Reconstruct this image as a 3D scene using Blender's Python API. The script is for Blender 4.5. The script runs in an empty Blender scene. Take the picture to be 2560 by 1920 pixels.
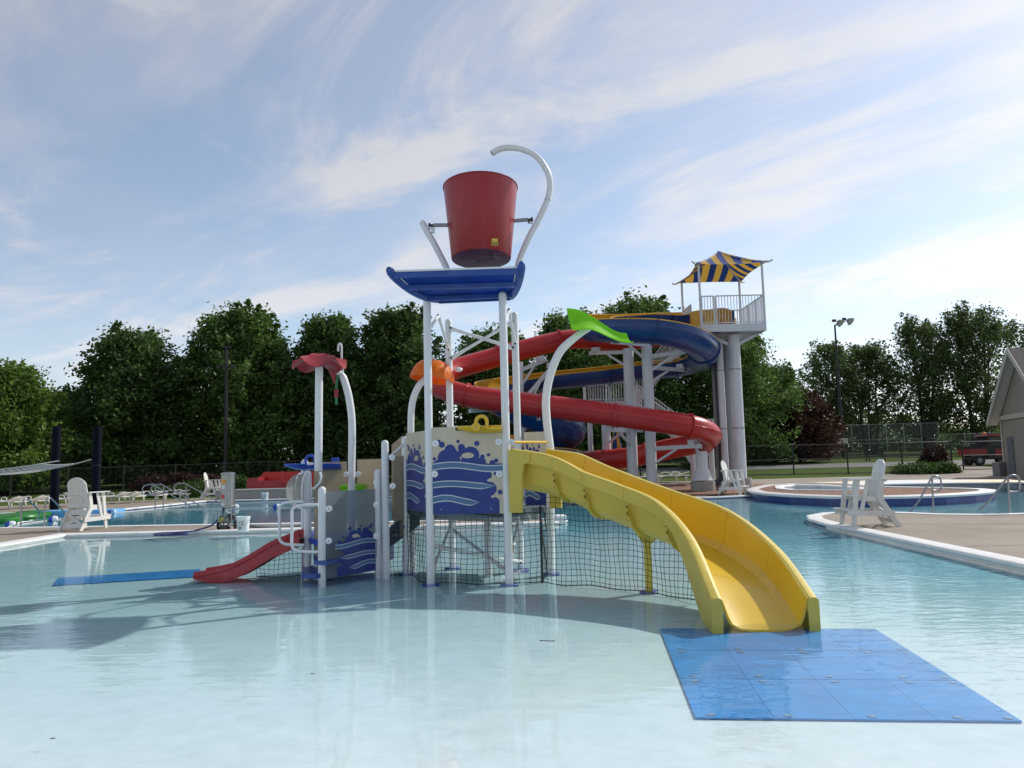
import bpy, bmesh, math, random
import numpy as np
from mathutils import Vector, Matrix, geometry
sc = bpy.context.scene
col = sc.collection
R = math.radians
rnd = random.Random(7)

# ------------------------------------------------------------------ camera, sky, sun, exposure
FPX, PITCH, ROLL, EYE = 1960.0, math.atan(197 / 1960.0), 0.0245, 1.6
cam_d = bpy.data.cameras.new('camera'); cam = bpy.data.objects.new('camera', cam_d); col.objects.link(cam)
cam_d.sensor_width = 36.0; cam_d.lens = 36.0 * FPX / 2560.0; cam_d.clip_end = 3000; cam_d.clip_start = .05
cF = Vector((0, math.cos(PITCH), math.sin(PITCH))); r0 = Vector((1, 0, 0)); u0 = Vector((0, -math.sin(PITCH), math.cos(PITCH)))
cR = math.cos(ROLL) * r0 - math.sin(ROLL) * u0; cU = math.cos(ROLL) * u0 + math.sin(ROLL) * r0
M = Matrix((cR, cU, -cF)).transposed().to_4x4(); M.translation = (0, 0, EYE)
cam.matrix_world = M
sc.camera = cam
sc.render.resolution_x, sc.render.resolution_y = 1024, 768

SUN_EL, SUN_AZ = R(40), R(58)          # azimuth from +Y towards +X
w = bpy.data.worlds.new('World'); sc.world = w; w.use_nodes = True
nt = w.node_tree; nt.nodes.clear(); N = nt.nodes.new; LK = nt.links.new
sky = N('ShaderNodeTexSky'); sky.sky_type = 'NISHITA'; sky.sun_disc = False
sky.sun_elevation = SUN_EL; sky.sun_rotation = SUN_AZ; sky.air_density = 1.0; sky.dust_density = .85; sky.ozone_density = 1.3; sky.altitude = 200
bg = N('ShaderNodeBackground'); bg.inputs[1].default_value = 0.13
out = N('ShaderNodeOutputWorld')
tc = N('ShaderNodeTexCoord'); sep = N('ShaderNodeSeparateXYZ'); LK(tc.outputs['Generated'], sep.inputs[0])
def mth(op, a, b=None, c=None, clamp=False):
    n = N('ShaderNodeMath'); n.operation = op; n.use_clamp = clamp
    for i, q in enumerate((a, b, c)):
        if q is None: continue
        if isinstance(q, (int, float)): n.inputs[i].default_value = q
        else: LK(q, n.inputs[i])
    return n.outputs[0]
zz = mth('ADD', mth('MAXIMUM', sep.outputs[2], 0.0), 0.10)
cx = mth('DIVIDE', sep.outputs[0], zz); cy = mth('DIVIDE', sep.outputs[1], zz)
cmb = N('ShaderNodeCombineXYZ'); LK(cx, cmb.inputs[0]); LK(cy, cmb.inputs[1])
def cloud(rot, scl, loc, detail, rough, lo, hi, dist=0.0):
    mp = N('ShaderNodeMapping'); mp.vector_type = 'TEXTURE'; LK(cmb.outputs[0], mp.inputs[0])
    mp.inputs[1].default_value = loc; mp.inputs[2].default_value = (0, 0, rot); mp.inputs[3].default_value = scl
    nz = N('ShaderNodeTexNoise'); LK(mp.outputs[0], nz.inputs['Vector']); nz.inputs['Scale'].default_value = 1
    nz.inputs['Detail'].default_value = detail; nz.inputs['Roughness'].default_value = rough; nz.inputs['Distortion'].default_value = dist
    mr = N('ShaderNodeMapRange'); mr.interpolation_type = 'SMOOTHSTEP'; LK(nz.outputs[0], mr.inputs[0])
    mr.inputs[1].default_value = lo; mr.inputs[2].default_value = hi
    return mr.outputs[0]
streak = cloud(R(44), (0.62, 1.5, 1), (3.6, 2.3, 0), 11, .62, .42, .63, .6)     # cirrus drawn out along one direction
patch = cloud(R(30), (1.1, 1.7, 1), (7.3, 2.2, 0), 6, .55, .36, .62, .2)
puff = cloud(R(10), (.42, .5, 1), (1.2, 9.4, 0), 8, .6, .58, .74, .3)
cl = mth('ADD', mth('MULTIPLY', streak, mth('ADD', mth('MULTIPLY', patch, .85), .22)), mth('MULTIPLY', puff, .42), clamp=True)
veil = mth('ADD', mth('MULTIPLY', patch, .16), .20)
fac = mth('ADD', mth('MULTIPLY', cl, .95), veil, clamp=True)
mixc = N('ShaderNodeMix'); mixc.data_type = 'RGBA'
LK(fac, mixc.inputs[0]); LK(sky.outputs[0], mixc.inputs[6])
# cloud colour: sun-lit ice, brighter where the sky round the sun is brighter
lum = N('ShaderNodeRGBToBW'); LK(sky.outputs[0], lum.inputs[0])
ccol = N('ShaderNodeMix'); ccol.data_type = 'RGBA'; ccol.inputs[0].default_value = .6
ccol.inputs[6].default_value = (6.3, 6.4, 6.9, 1)
cmb2 = N('ShaderNodeCombineColor')
for i in range(3): LK(mth('MULTIPLY', lum.outputs[0], (1.08, 1.13, 1.22)[i]), cmb2.inputs[i])
LK(cmb2.outputs[0], ccol.inputs[7]); LK(ccol.outputs[2], mixc.inputs[7])
LK(mixc.outputs[2], bg.inputs[0]); LK(bg.outputs[0], out.inputs[0])

sd = bpy.data.lights.new('sun', 'SUN'); sun = bpy.data.objects.new('sun', sd); col.objects.link(sun)
sd.energy = 3.0; sd.angle = R(0.8); sd.color = (1.0, .95, .87)
sv = Vector((math.cos(SUN_EL) * math.sin(SUN_AZ), math.cos(SUN_EL) * math.cos(SUN_AZ), math.sin(SUN_EL)))
sun.rotation_euler = (-sv).to_track_quat('-Z', 'Y').to_euler(); sun.location = (30, 20, 40)
vs = sc.view_settings; vs.view_transform = 'Standard'; vs.look = 'None'; vs.gamma = 1; vs.use_curve_mapping = False
vs.exposure = 0.22
try: sc.cycles.transparent_max_bounces = 32
except Exception: pass

# ------------------------------------------------------------------ helpers
def ray(px, py): return cF + cR * ((px - 1280) / FPX) - cU * ((py - 960) / FPX)
def at(px, py, Y):                      # photograph point carried out to the distance Y
    d = ray(px, py); return Vector((0, 0, EYE)) + d * (Y / d.y)
def atz(px, py, z=0.0):
    d = ray(px, py); return Vector((0, 0, EYE)) + d * ((z - EYE) / d.z)
def gz(x, y):                           # lie of the land
    t = min(1, max(0, (x + 6) / 12)); y0 = 46 + (32 - 46) * t
    return 0.06 + max(0, min(y, 120) - y0) * .024
def crv(P, n=40):
    P = [Vector(p) for p in P]; m = len(P) - 1
    Q = [2 * P[0] - P[1]] + P + [2 * P[-1] - P[-2]]; res = []
    for j in range(n + 1):
        x = j / n * m; i = min(int(x), m - 1); u = x - i; a, b, c, d = Q[i:i + 4]
        res.append(.5 * (2 * b + (c - a) * u + (2 * a - 5 * b + 4 * c - d) * u * u + (3 * b - 3 * c + d - a) * u ** 3))
    return res
def resamp(P, n):
    P = [Vector(p) for p in P]; s = [0]
    for a, b in zip(P, P[1:]): s.append(s[-1] + (b - a).length)
    o = []; i = 0
    for k in range(n + 1):
        t = s[-1] * k / n
        while i < len(P) - 2 and s[i + 1] < t: i += 1
        o.append(P[i].lerp(P[i + 1], (t - s[i]) / max(1e-9, s[i + 1] - s[i])))
    return o
def frames(P):
    o = []
    for i in range(len(P)):
        t = (P[min(i + 1, len(P) - 1)] - P[max(i - 1, 0)]).normalized()
        o.append(t)
    return o
def rootloc(p):
    while p and p.parent: p = p.parent
    return Vector(p.location) if p else Vector((0, 0, 0))
class MB:
    def __init__(s): s.v = []; s.f = []
    def add(s, v, f):
        o = len(s.v); s.v += [tuple(x) for x in v]; s.f += [tuple(i + o for i in q) for q in f]; return s
    def box(s, c, d, rz=0.0, rx=0.0, ry=0.0):
        m = Matrix.Rotation(rz, 3, 'Z') @ Matrix.Rotation(ry, 3, 'Y') @ Matrix.Rotation(rx, 3, 'X'); c = Vector(c)
        v = [c + m @ Vector((x * d[0] / 2, y * d[1] / 2, z * d[2] / 2)) for x in (-1, 1) for y in (-1, 1) for z in (-1, 1)]
        return s.add(v, [(0, 1, 3, 2), (4, 6, 7, 5), (0, 4, 5, 1), (2, 3, 7, 6), (0, 2, 6, 4), (1, 5, 7, 3)])
    def beam(s, a, b, w_, h=None, up=(0, 0, 1)):
        a, b = Vector(a), Vector(b); h = h or w_; t = (b - a).normalized(); up = Vector(up)
        if abs(t.dot(up)) > .98: up = Vector((0, 1, 0))
        x = t.cross(up).normalized(); y = x.cross(t)
        v = [p + x * (i * w_ / 2) + y * (j * h / 2) for p in (a, b) for i, j in ((-1, -1), (1, -1), (1, 1), (-1, 1))]
        return s.add(v, [(0, 3, 2, 1), (4, 5, 6, 7), (0, 1, 5, 4), (1, 2, 6, 5), (2, 3, 7, 6), (3, 0, 4, 7)])
    def tube(s, P, r, n=10, caps=True):
        P = [Vector(p) for p in P]; T = frames(P); up = Vector((0, 0, 1))
        if abs(T[0].dot(up)) > .9: up = Vector((1, 0, 0))
        x = (up - T[0] * up.dot(T[0])).normalized(); v = []; f = []
        for i, p in enumerate(P):
            x = (x - T[i] * x.dot(T[i])).normalized(); y = T[i].cross(x); rr = r[i] if isinstance(r, (list, tuple)) else r
            for k in range(n):
                a = 2 * math.pi * k / n; v.append(p + (x * math.cos(a) + y * math.sin(a)) * rr)
        for i in range(len(P) - 1):
            for k in range(n):
                k2 = (k + 1) % n; f.append((i * n + k, i * n + k2, (i + 1) * n + k2, (i + 1) * n + k))
        if caps: f.append(tuple(range(n - 1, -1, -1))); f.append(tuple(range((len(P) - 1) * n, len(P) * n)))
        return s.add(v, f)
    def lathe(s, prof, c, n=24, axis=None):
        c = Vector(c); q = Vector((0, 0, 1)).rotation_difference(Vector(axis)).to_matrix() if axis is not None else Matrix.Identity(3)
        v = []; f = []; m = len(prof)
        for r, z in prof:
            for k in range(n):
                a = 2 * math.pi * k / n; v.append(c + q @ Vector((max(r, 1e-4) * math.cos(a), max(r, 1e-4) * math.sin(a), z)))
        for i in range(m - 1):
            for k in range(n):
                k2 = (k + 1) % n; f.append((i * n + k, i * n + k2, (i + 1) * n + k2, (i + 1) * n + k))
        return s.add(v, f)
    def cyl(s, c, r, h, axis=(0, 0, 1), n=14, bev=0.0):
        b = min(bev, h / 3, r / 2)
        pr = [(0, -h / 2), (r - b, -h / 2), (r, -h / 2 + b), (r, h / 2 - b), (r - b, h / 2), (0, h / 2)] if b else [(0, -h / 2), (r, -h / 2), (r, h / 2), (0, h / 2)]
        return s.lathe(pr, c, n, axis)
    def post(s, c, r, h, n=18):          # round post with domed cap
        pr = [(r, 0), (r, h - r)] + [(r * math.cos(a), h - r + r * math.sin(a)) for a in (R(20), R(42), R(62), R(80), R(90))]
        return s.lathe(pr, c, n)
    def prism(s, poly, z0, z1):
        n = len(poly); v = [(p[0], p[1], z0) for p in poly] + [(p[0], p[1], z1) for p in poly]
        return s.add(v, [tuple(range(n - 1, -1, -1)), tuple(range(n, 2 * n))] + [(i, (i + 1) % n, n + (i + 1) % n, n + i) for i in range(n)])
    def extr(s, poly, vec):              # planar 3-D polygon pushed along a vector
        vec = Vector(vec); n = len(poly); v = [Vector(p) for p in poly]; v = v + [p + vec for p in v]
        return s.add(v, [tuple(range(n - 1, -1, -1)), tuple(range(n, 2 * n))] + [(i, (i + 1) % n, n + (i + 1) % n, n + i) for i in range(n)])
    def ball(s, c, r, n=12, sq=(1, 1, 1)):
        v = []; f = []; m = n // 2
        for i in range(m + 1):
            t = math.pi * i / m
            for k in range(n):
                a = 2 * math.pi * k / n
                v.append((c[0] + r * sq[0] * max(1e-4, math.sin(t)) * math.cos(a), c[1] + r * sq[1] * max(1e-4, math.sin(t)) * math.sin(a), c[2] + r * sq[2] * math.cos(t)))
        for i in range(m):
            for k in range(n): k2 = (k + 1) % n; f.append((i * n + k, (i + 1) * n + k, (i + 1) * n + k2, i * n + k2))
        return s.add(v, f)
    def sheet(s, rows, thick=None):      # rows of points -> surface
        n = len(rows[0]); v = [p for r_ in rows for p in r_]
        return s.add(v, [(i * n + k, i * n + k + 1, (i + 1) * n + k + 1, (i + 1) * n + k) for i in range(len(rows) - 1) for k in range(n - 1)])
    def build(s, name, m, parent=None, smooth=True, ang=38, solid=0):
        off = rootloc(parent); me = bpy.data.meshes.new(name)
        me.from_pydata([(x - off.x, y - off.y, z - off.z) for x, y, z in s.v], [], s.f); me.update()
        bm = bmesh.new(); bm.from_mesh(me); bmesh.ops.recalc_face_normals(bm, faces=bm.faces)
        if solid: bmesh.ops.solidify(bm, geom=bm.faces[:], thickness=solid)
        bm.to_mesh(me); bm.free()
        if smooth: me.shade_smooth(); me.set_sharp_from_angle(angle=R(ang))
        me.materials.append(m); o = bpy.data.objects.new(name, me); col.objects.link(o)
        if parent: o.parent = parent
        return o
def tag(o, label=None, cat=None, group=None, kind=None):
    for k_, q in (('label', label), ('category', cat), ('group', group), ('kind', kind)):
        if q: o[k_] = q
    return o
def thing(name, label, cat, loc, group=None, rz=0.0):
    o = bpy.data.objects.new(name, None); o.empty_display_size = .2; col.objects.link(o); o.location = loc; o.rotation_euler.z = rz
    return tag(o, label, cat, group)
def struct(o, label=None): return tag(o, label, kind='structure')
def dup(root, loc, rz, label=None, group=None, scale=1.0):
    def cp(o, par):
        c = o.copy(); col.objects.link(c); c.parent = par
        for ch in list(o.children): cp(ch, c)
        return c
    r_ = cp(root, None); r_.location = loc; r_.rotation_euler.z = rz; r_.scale = (scale,) * 3
    return tag(r_, label, None, group)
def rawmesh(name, v, f, m, parent=None, smooth=False):   # numpy arrays, v already relative to the root
    me = bpy.data.meshes.new(name); nv, nf, k_ = len(v), len(f), f.shape[1]
    me.vertices.add(nv); me.vertices.foreach_set('co', np.ascontiguousarray(v, np.float32).ravel())
    me.loops.add(nf * k_); me.loops.foreach_set('vertex_index', np.ascontiguousarray(f, np.int32).ravel())
    me.polygons.add(nf); me.polygons.foreach_set('loop_start', np.arange(0, nf * k_, k_, dtype=np.int32))
    if smooth: me.polygons.foreach_set('use_smooth', np.ones(nf, dtype=bool))
    me.update(calc_edges=True); me.materials.append(m); o = bpy.data.objects.new(name, me); col.objects.link(o)
    if parent: o.parent = parent
    return o

# ------------------------------------------------------------------ materials
def base(name):
    m = bpy.data.materials.new(name); m.use_nodes = True; t = m.node_tree; return m, t, t.nodes['Principled BSDF'], t.nodes.new, t.links.new
def noise(t, scale, detail=5, rough=.55, stretch=None, kind='Object'):
    c = t.nodes.new('ShaderNodeTexCoord'); s_ = c.outputs[kind]
    if stretch:
        mp = t.nodes.new('ShaderNodeMapping'); t.links.new(s_, mp.inputs[0]); mp.inputs[3].default_value = stretch; s_ = mp.outputs[0]
    n = t.nodes.new('ShaderNodeTexNoise'); t.links.new(s_, n.inputs['Vector']); n.inputs['Scale'].default_value = scale
    n.inputs['Detail'].default_value = detail; n.inputs['Roughness'].default_value = rough; return n.outputs[0]
def ramp(t, f, stops):
    r_ = t.nodes.new('ShaderNodeValToRGB'); t.links.new(f, r_.inputs[0]); e = r_.color_ramp.elements
    while len(e) < len(stops): e.new(.5)
    for q, (p, c) in zip(e, stops): q.position = p; q.color = (*c[:3], 1)
    return r_.outputs[0]
def shade(c, k_): return tuple(min(1, x * k_) for x in c[:3])
def mat(name, c, rough=.5, metal=0.0, var=.12, vs_=3.0, bump=0.0, bs=60, spec=.5, dirt=None, stretch=None, coat=0.0, transl=0.0):
    m, t, b, N_, L_ = base(name)
    cc = ramp(t, noise(t, vs_, 6, .6, stretch), [(.3, shade(c, 1 - var)), (.7, shade(c, 1 + var))])
    if dirt:
        mx = N_('ShaderNodeMix'); mx.data_type = 'RGBA'
        fr = N_('ShaderNodeMapRange'); L_(noise(t, dirt[1], 4, .55, stretch), fr.inputs[0]); fr.inputs[1].default_value = .52; fr.inputs[2].default_value = .78; fr.inputs[4].default_value = dirt[2]
        L_(fr.outputs[0], mx.inputs[0]); L_(cc, mx.inputs[6]); mx.inputs[7].default_value = (*dirt[0], 1); cc = mx.outputs[2]
    L_(cc, b.inputs['Base Color'])
    rr = N_('ShaderNodeMapRange'); L_(noise(t, vs_ * 2.3, 6, .65, stretch), rr.inputs[0]); rr.inputs[3].default_value = max(.02, rough - .1); rr.inputs[4].default_value = min(1, rough + .12)
    L_(rr.outputs[0], b.inputs['Roughness'])
    b.inputs['Metallic'].default_value = metal; b.inputs['Specular IOR Level'].default_value = spec; b.inputs['Coat Weight'].default_value = coat
    if bump:
        bn = N_('ShaderNodeBump'); bn.inputs['Strength'].default_value = bump; bn.inputs['Distance'].default_value = .01
        L_(noise(t, bs, 6, .6), bn.inputs['Height']); L_(bn.outputs[0], b.inputs['Normal'])
    if transl:
        tr = N_('ShaderNodeBsdfTranslucent'); L_(cc, tr.inputs[0]); ms = N_('ShaderNodeMixShader'); ms.inputs[0].default_value = transl
        L_(b.outputs[0], ms.inputs[1]); L_(tr.outputs[0], ms.inputs[2]); L_(ms.outputs[0], t.nodes['Material Output'].inputs[0])
    return m
def mat_frost(name, c, clear, rough=.4):       # frosted plastic sheet
    m, t, b, N_, L_ = base(name)
    cc = ramp(t, noise(t, 4, 5, .6), [(.3, shade(c, .85)), (.7, c)]); L_(cc, b.inputs['Base Color']); b.inputs['Roughness'].default_value = rough
    tr = N_('ShaderNodeBsdfTranslucent'); L_(cc, tr.inputs[0]); m1 = N_('ShaderNodeMixShader'); m1.inputs[0].default_value = .5
    L_(b.outputs[0], m1.inputs[1]); L_(tr.outputs[0], m1.inputs[2])
    tp = N_('ShaderNodeBsdfTransparent'); tp.inputs[0].default_value = (*shade(c, 1.15), 1); m2 = N_('ShaderNodeMixShader'); m2.inputs[0].default_value = clear
    L_(m1.outputs[0], m2.inputs[1]); L_(tp.outputs[0], m2.inputs[2]); L_(m2.outputs[0], t.nodes['Material Output'].inputs[0]); return m
def mat_leaf(name, a, b_, c, transl=.45):
    m, t, b, N_, L_ = base(name); g = N_('ShaderNodeNewGeometry')
    cc = ramp(t, g.outputs['Random Per Island'], [(0, a), (.55, b_), (1, c)])
    mx = N_('ShaderNodeMix'); mx.data_type = 'RGBA'; mx.blend_type = 'MULTIPLY'; mx.inputs[0].default_value = 1
    L_(cc, mx.inputs[6]); L_(ramp(t, noise(t, .45, 4, .6), [(.3, (.7, .72, .7)), (.7, (1.25, 1.2, 1.1))]), mx.inputs[7])
    L_(mx.outputs[2], b.inputs['Base Color']); b.inputs['Roughness'].default_value = .55; b.inputs['Specular IOR Level'].default_value = .35
    tr = N_('ShaderNodeBsdfTranslucent'); L_(mx.outputs[2], tr.inputs[0]); ms = N_('ShaderNodeMixShader'); ms.inputs[0].default_value = transl
    L_(b.outputs[0], ms.inputs[1]); L_(tr.outputs[0], ms.inputs[2]); L_(ms.outputs[0], t.nodes['Material Output'].inputs[0]); return m
WHITE = mat('white_powder_coat', (.74, .76, .78), .34, var=.05, vs_=2, dirt=((.52, .51, .48), 1.5, .25), stretch=(1, 1, .35))
WHITE_R = mat('weathered_white_resin', (.70, .69, .65), .55, var=.06, dirt=((.4, .37, .3), 5, .4))
OFFW = mat('galvanised_white_steel', (.60, .60, .62), .5, var=.07, vs_=.8, dirt=((.38, .36, .34), 1.2, .4), stretch=(1, 1, .4))
CREAM = mat('cream_panel_plastic', (.56, .50, .385), .3, var=.09, vs_=1.5, dirt=((.36, .32, .25), 2.5, .35), stretch=(1, 1, .3))
PBLUE = mat('panel_print_navy', (.004, .030, .22), .36, var=.15)
PBAND = mat('panel_print_light_blue', (.065, .16, .31), .32, var=.1)
PWHITE = mat('panel_print_white', (.55, .60, .68), .35, var=.05)
BUCKET = mat('red_bucket_fibreglass', (.30, .014, .018), .3, var=.1, vs_=1.6, dirt=((.36, .10, .10), 2.0, .3), stretch=(1, 1, .25))
BUCKETB = mat('scuffed_bucket_base', (.19, .022, .035), .5, var=.3, vs_=5, dirt=((.40, .26, .25), 6, .6))
TRAY = mat('blue_tray_fibreglass', (.016, .065, .30), .35, var=.15, vs_=2, dirt=((.09, .15, .34), 2.6, .4))
TRAYT = mat('thin_blue_tray_sheet', (.02, .085, .42), .35, var=.18, vs_=3, dirt=((.02, .04, .2), 5, .6), transl=.45)
YEL = mat('yellow_gelcoat', (.74, .49, .022), .3, var=.05, vs_=1.5, dirt=((.45, .27, .03), 2.2, .3), coat=.2, transl=.12)
YEL_E = mat('weathered_yellow_gelcoat', (.70, .545, .09), .42, var=.06, vs_=1.2, dirt=((.40, .31, .06), 2.0, .4), transl=.12)
YEL2 = mat('yellow_slide_lining', (.66, .36, .018), .32, var=.08, vs_=.7, transl=.2)
REDS = mat('red_slide_plastic', (.36, .012, .022), .33, var=.12, vs_=3, dirt=((.40, .09, .09), 5, .3))
REDT = mat('red_tube_fibreglass', (.45, .016, .012), .28, var=.1, vs_=.5, dirt=((.36, .06, .05), .9, .4))
BLUET = mat('blue_flume_fibreglass', (.006, .036, .15), .26, var=.12, vs_=.5, dirt=((.012, .045, .14), .9, .35))
BLUE = mat('blue_plastic', (.02, .07, .42), .4, var=.12)
LIME = mat('lime_green_plastic', (.30, .74, .015), .35, var=.05, transl=.45)
ORANGE = mat('orange_plastic', (.88, .23, .010), .3, var=.05, transl=.4)
PETAL = mat('faded_red_fibreglass', (.42, .05, .06), .35, var=.15, transl=.3)
GREENP = mat('green_pipe_plastic', (.02, .20, .08), .4, var=.1)
STEEL = mat('stainless_steel', (.34, .34, .34), .32, 1.0, var=.08, vs_=8)
GALV = mat('galvanised_steel', (.30, .30, .31), .45, .6, var=.12, vs_=6)
DARK = mat('dark_bolt_metal', (.05, .045, .04), .5, .3, var=.2)
BLACK = mat('black_vinyl_coat', (.012, .012, .014), .5, var=.2)
PADB = mat('navy_foam_padding', (.004, .005, .012), .85, var=.2, vs_=2, spec=.12)
NETM = mat('dark_green_net_cord', (.014, .034, .030), .8, var=.2)
ROPE = mat('white_rope', (.55, .54, .50), .85, var=.15, vs_=20)
MATB = mat('blue_landing_mat', (.003, .225, .57), .55, var=.18, vs_=2.5, bump=.25, bs=45, dirt=((.03, .26, .60), 3, .55))
MATG = mat('grey_mat_washer', (.10, .26, .42), .5, var=.2)
RUBBER = mat('black_rubber', (.015, .015, .015), .7, var=.2)
CONC = mat('foot_concrete', (.30, .28, .25), .85, var=.2, vs_=4, bump=.4, bs=40)
BARK = mat('grey_brown_bark', (.055, .042, .032), .9, var=.35, vs_=3, bump=.8, bs=14)
ASPH = mat('grey_road_asphalt', (.16, .155, .15), .9, var=.15, vs_=.8)
SIDING = mat('tan_siding', (.33, .29, .24), .7, var=.06, vs_=1)
TRIMM = mat('pale_trim_paint', (.52, .48, .42), .6, var=.05)
SHING = mat('brown_roof_shingle', (.10, .085, .075), .85, var=.3, vs_=5)
GLASS = mat('dark_window_glass', (.02, .025, .03), .08, var=.1)
TILEB = mat('navy_pool_tile', (.02, .05, .20), .25, var=.2, vs_=5)
COPING = mat('white_coping_stone', (.74, .73, .71), .6, var=.06, vs_=2.5, bump=.15, bs=60, dirt=((.45, .42, .37), 2.2, .45))
MULCH = mat('red_brown_gravel', (.22, .115, .075), .9, var=.45, vs_=9, bump=1.0, bs=25)
PAPER = mat('printed_label_paper', (.66, .66, .64), .6, var=.04)
INK = mat('label_ink', (.06, .055, .06), .6, var=.1)
STICKO = mat('orange_sticker', (.75, .28, .02), .5); STICKR = mat('red_sticker', (.55, .04, .03), .5); STICKY = mat('yellow_sticker', (.62, .46, .07), .5)
PAIL = mat('white_pail_plastic', (.78, .78, .78), .4, var=.03)
REDU = mat('red_vehicle_paint', (.28, .025, .02), .4, var=.06)
LAMP = mat('floodlight_glass', (.75, .75, .75), .2)
PURPLE = mat('blue_hose_fabric', (.022, .03, .12), .7, var=.15)
GREYH = mat('grey_hose_rubber', (.32, .32, .33), .6)
LILY = mat('green_inflatable_vinyl', (.03, .22, .03), .3, var=.3, vs_=2, transl=.25)
PADL = mat('light_blue_foam', (.16, .42, .75), .6, var=.08)
LEAF1 = mat_leaf('dark_maple_leaf', (.042, .086, .020), (.070, .135, .030), (.115, .185, .050))
LEAF2 = mat_leaf('mid_green_leaf', (.052, .108, .022), (.086, .165, .034), (.14, .225, .056))
LEAF3 = mat_leaf('light_green_leaf', (.075, .145, .024), (.12, .21, .034), (.175, .265, .052), .42)
LEAF4 = mat_leaf('locust_leaf', (.065, .11, .033), (.095, .15, .045), (.135, .195, .065), .4)
LRED = mat_leaf('dark_red_leaf', (.028, .010, .009), (.045, .015, .012), (.065, .026, .018), .3)
LBRN = mat_leaf('bronze_maple_leaf', (.04, .016, .010), (.065, .026, .014), (.085, .042, .02), .3)
LSHR = mat_leaf('shrub_leaf', (.035, .085, .015), (.055, .12, .022), (.085, .155, .035), .3)
# ------------------------------------------------------------------ setting
def m_grass():
    m, t, b, N_, L_ = base('mown_grass')
    a = ramp(t, noise(t, .12, 8, .65), [(.3, (.060, .095, .020)), (.55, (.085, .125, .026)), (.75, (.12, .145, .040))])
    mx = N_('ShaderNodeMix'); mx.data_type = 'RGBA'; mx.blend_type = 'MULTIPLY'; mx.inputs[0].default_value = 1
    L_(a, mx.inputs[6]); L_(ramp(t, noise(t, 9, 6, .7), [(.3, (.6, .6, .6)), (.7, (1.3, 1.3, 1.2))]), mx.inputs[7]); L_(mx.outputs[2], b.inputs['Base Color'])
    b.inputs['Roughness'].default_value = .95; b.inputs['Specular IOR Level'].default_value = .1
    bn = N_('ShaderNodeBump'); bn.inputs['Strength'].default_value = 1; bn.inputs['Distance'].default_value = .08; L_(noise(t, 14, 6, .7), bn.inputs['Height']); L_(bn.outputs[0], b.inputs['Normal']); return m
def m_conc():
    m, t, b, N_, L_ = base('tan_pool_deck_concrete')
    a = ramp(t, noise(t, .35, 9, .7), [(.25, (.20, .16, .12)), (.5, (.275, .228, .178)), (.75, (.34, .288, .23))])
    mx = N_('ShaderNodeMix'); mx.data_type = 'RGBA'; mx.blend_type = 'MULTIPLY'; mx.inputs[0].default_value = 1
    L_(a, mx.inputs[6]); L_(ramp(t, noise(t, 60, 4, .7), [(.3, (.82, .82, .82)), (.7, (1.15, 1.15, 1.15))]), mx.inputs[7]); L_(mx.outputs[2], b.inputs['Base Color'])
    rr = N_('ShaderNodeMapRange'); L_(noise(t, .5, 7, .6), rr.inputs[0]); rr.inputs[3].default_value = .6; rr.inputs[4].default_value = 1; L_(rr.outputs[0], b.inputs['Roughness'])
    bn = N_('ShaderNodeBump'); bn.inputs['Strength'].default_value = .4; bn.inputs['Distance'].default_value = .01; L_(noise(t, 40, 6, .7), bn.inputs['Height']); L_(bn.outputs[0], b.inputs['Normal']); return m
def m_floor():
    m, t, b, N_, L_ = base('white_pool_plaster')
    at_ = N_('ShaderNodeAttribute'); at_.attribute_name = 'water_tint'
    a = ramp(t, at_.outputs['Fac'], [(0, (.74, .775, .785)), (.022, (.69, .75, .765)), (.045, (.53, .68, .705)), (.075, (.37, .575, .61)), (.30, (.29, .56, .62)), (.62, (.13, .46, .56)), (1, (.04, .29, .40))])   # plaster, with the blue that deep water gives put into the floor colour
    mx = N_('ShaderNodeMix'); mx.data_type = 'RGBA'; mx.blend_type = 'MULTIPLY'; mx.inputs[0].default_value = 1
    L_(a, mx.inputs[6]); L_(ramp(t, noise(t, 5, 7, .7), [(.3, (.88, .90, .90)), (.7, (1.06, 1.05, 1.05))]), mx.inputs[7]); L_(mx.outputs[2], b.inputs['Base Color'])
    b.inputs['Roughness'].default_value = .8; return m
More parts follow.
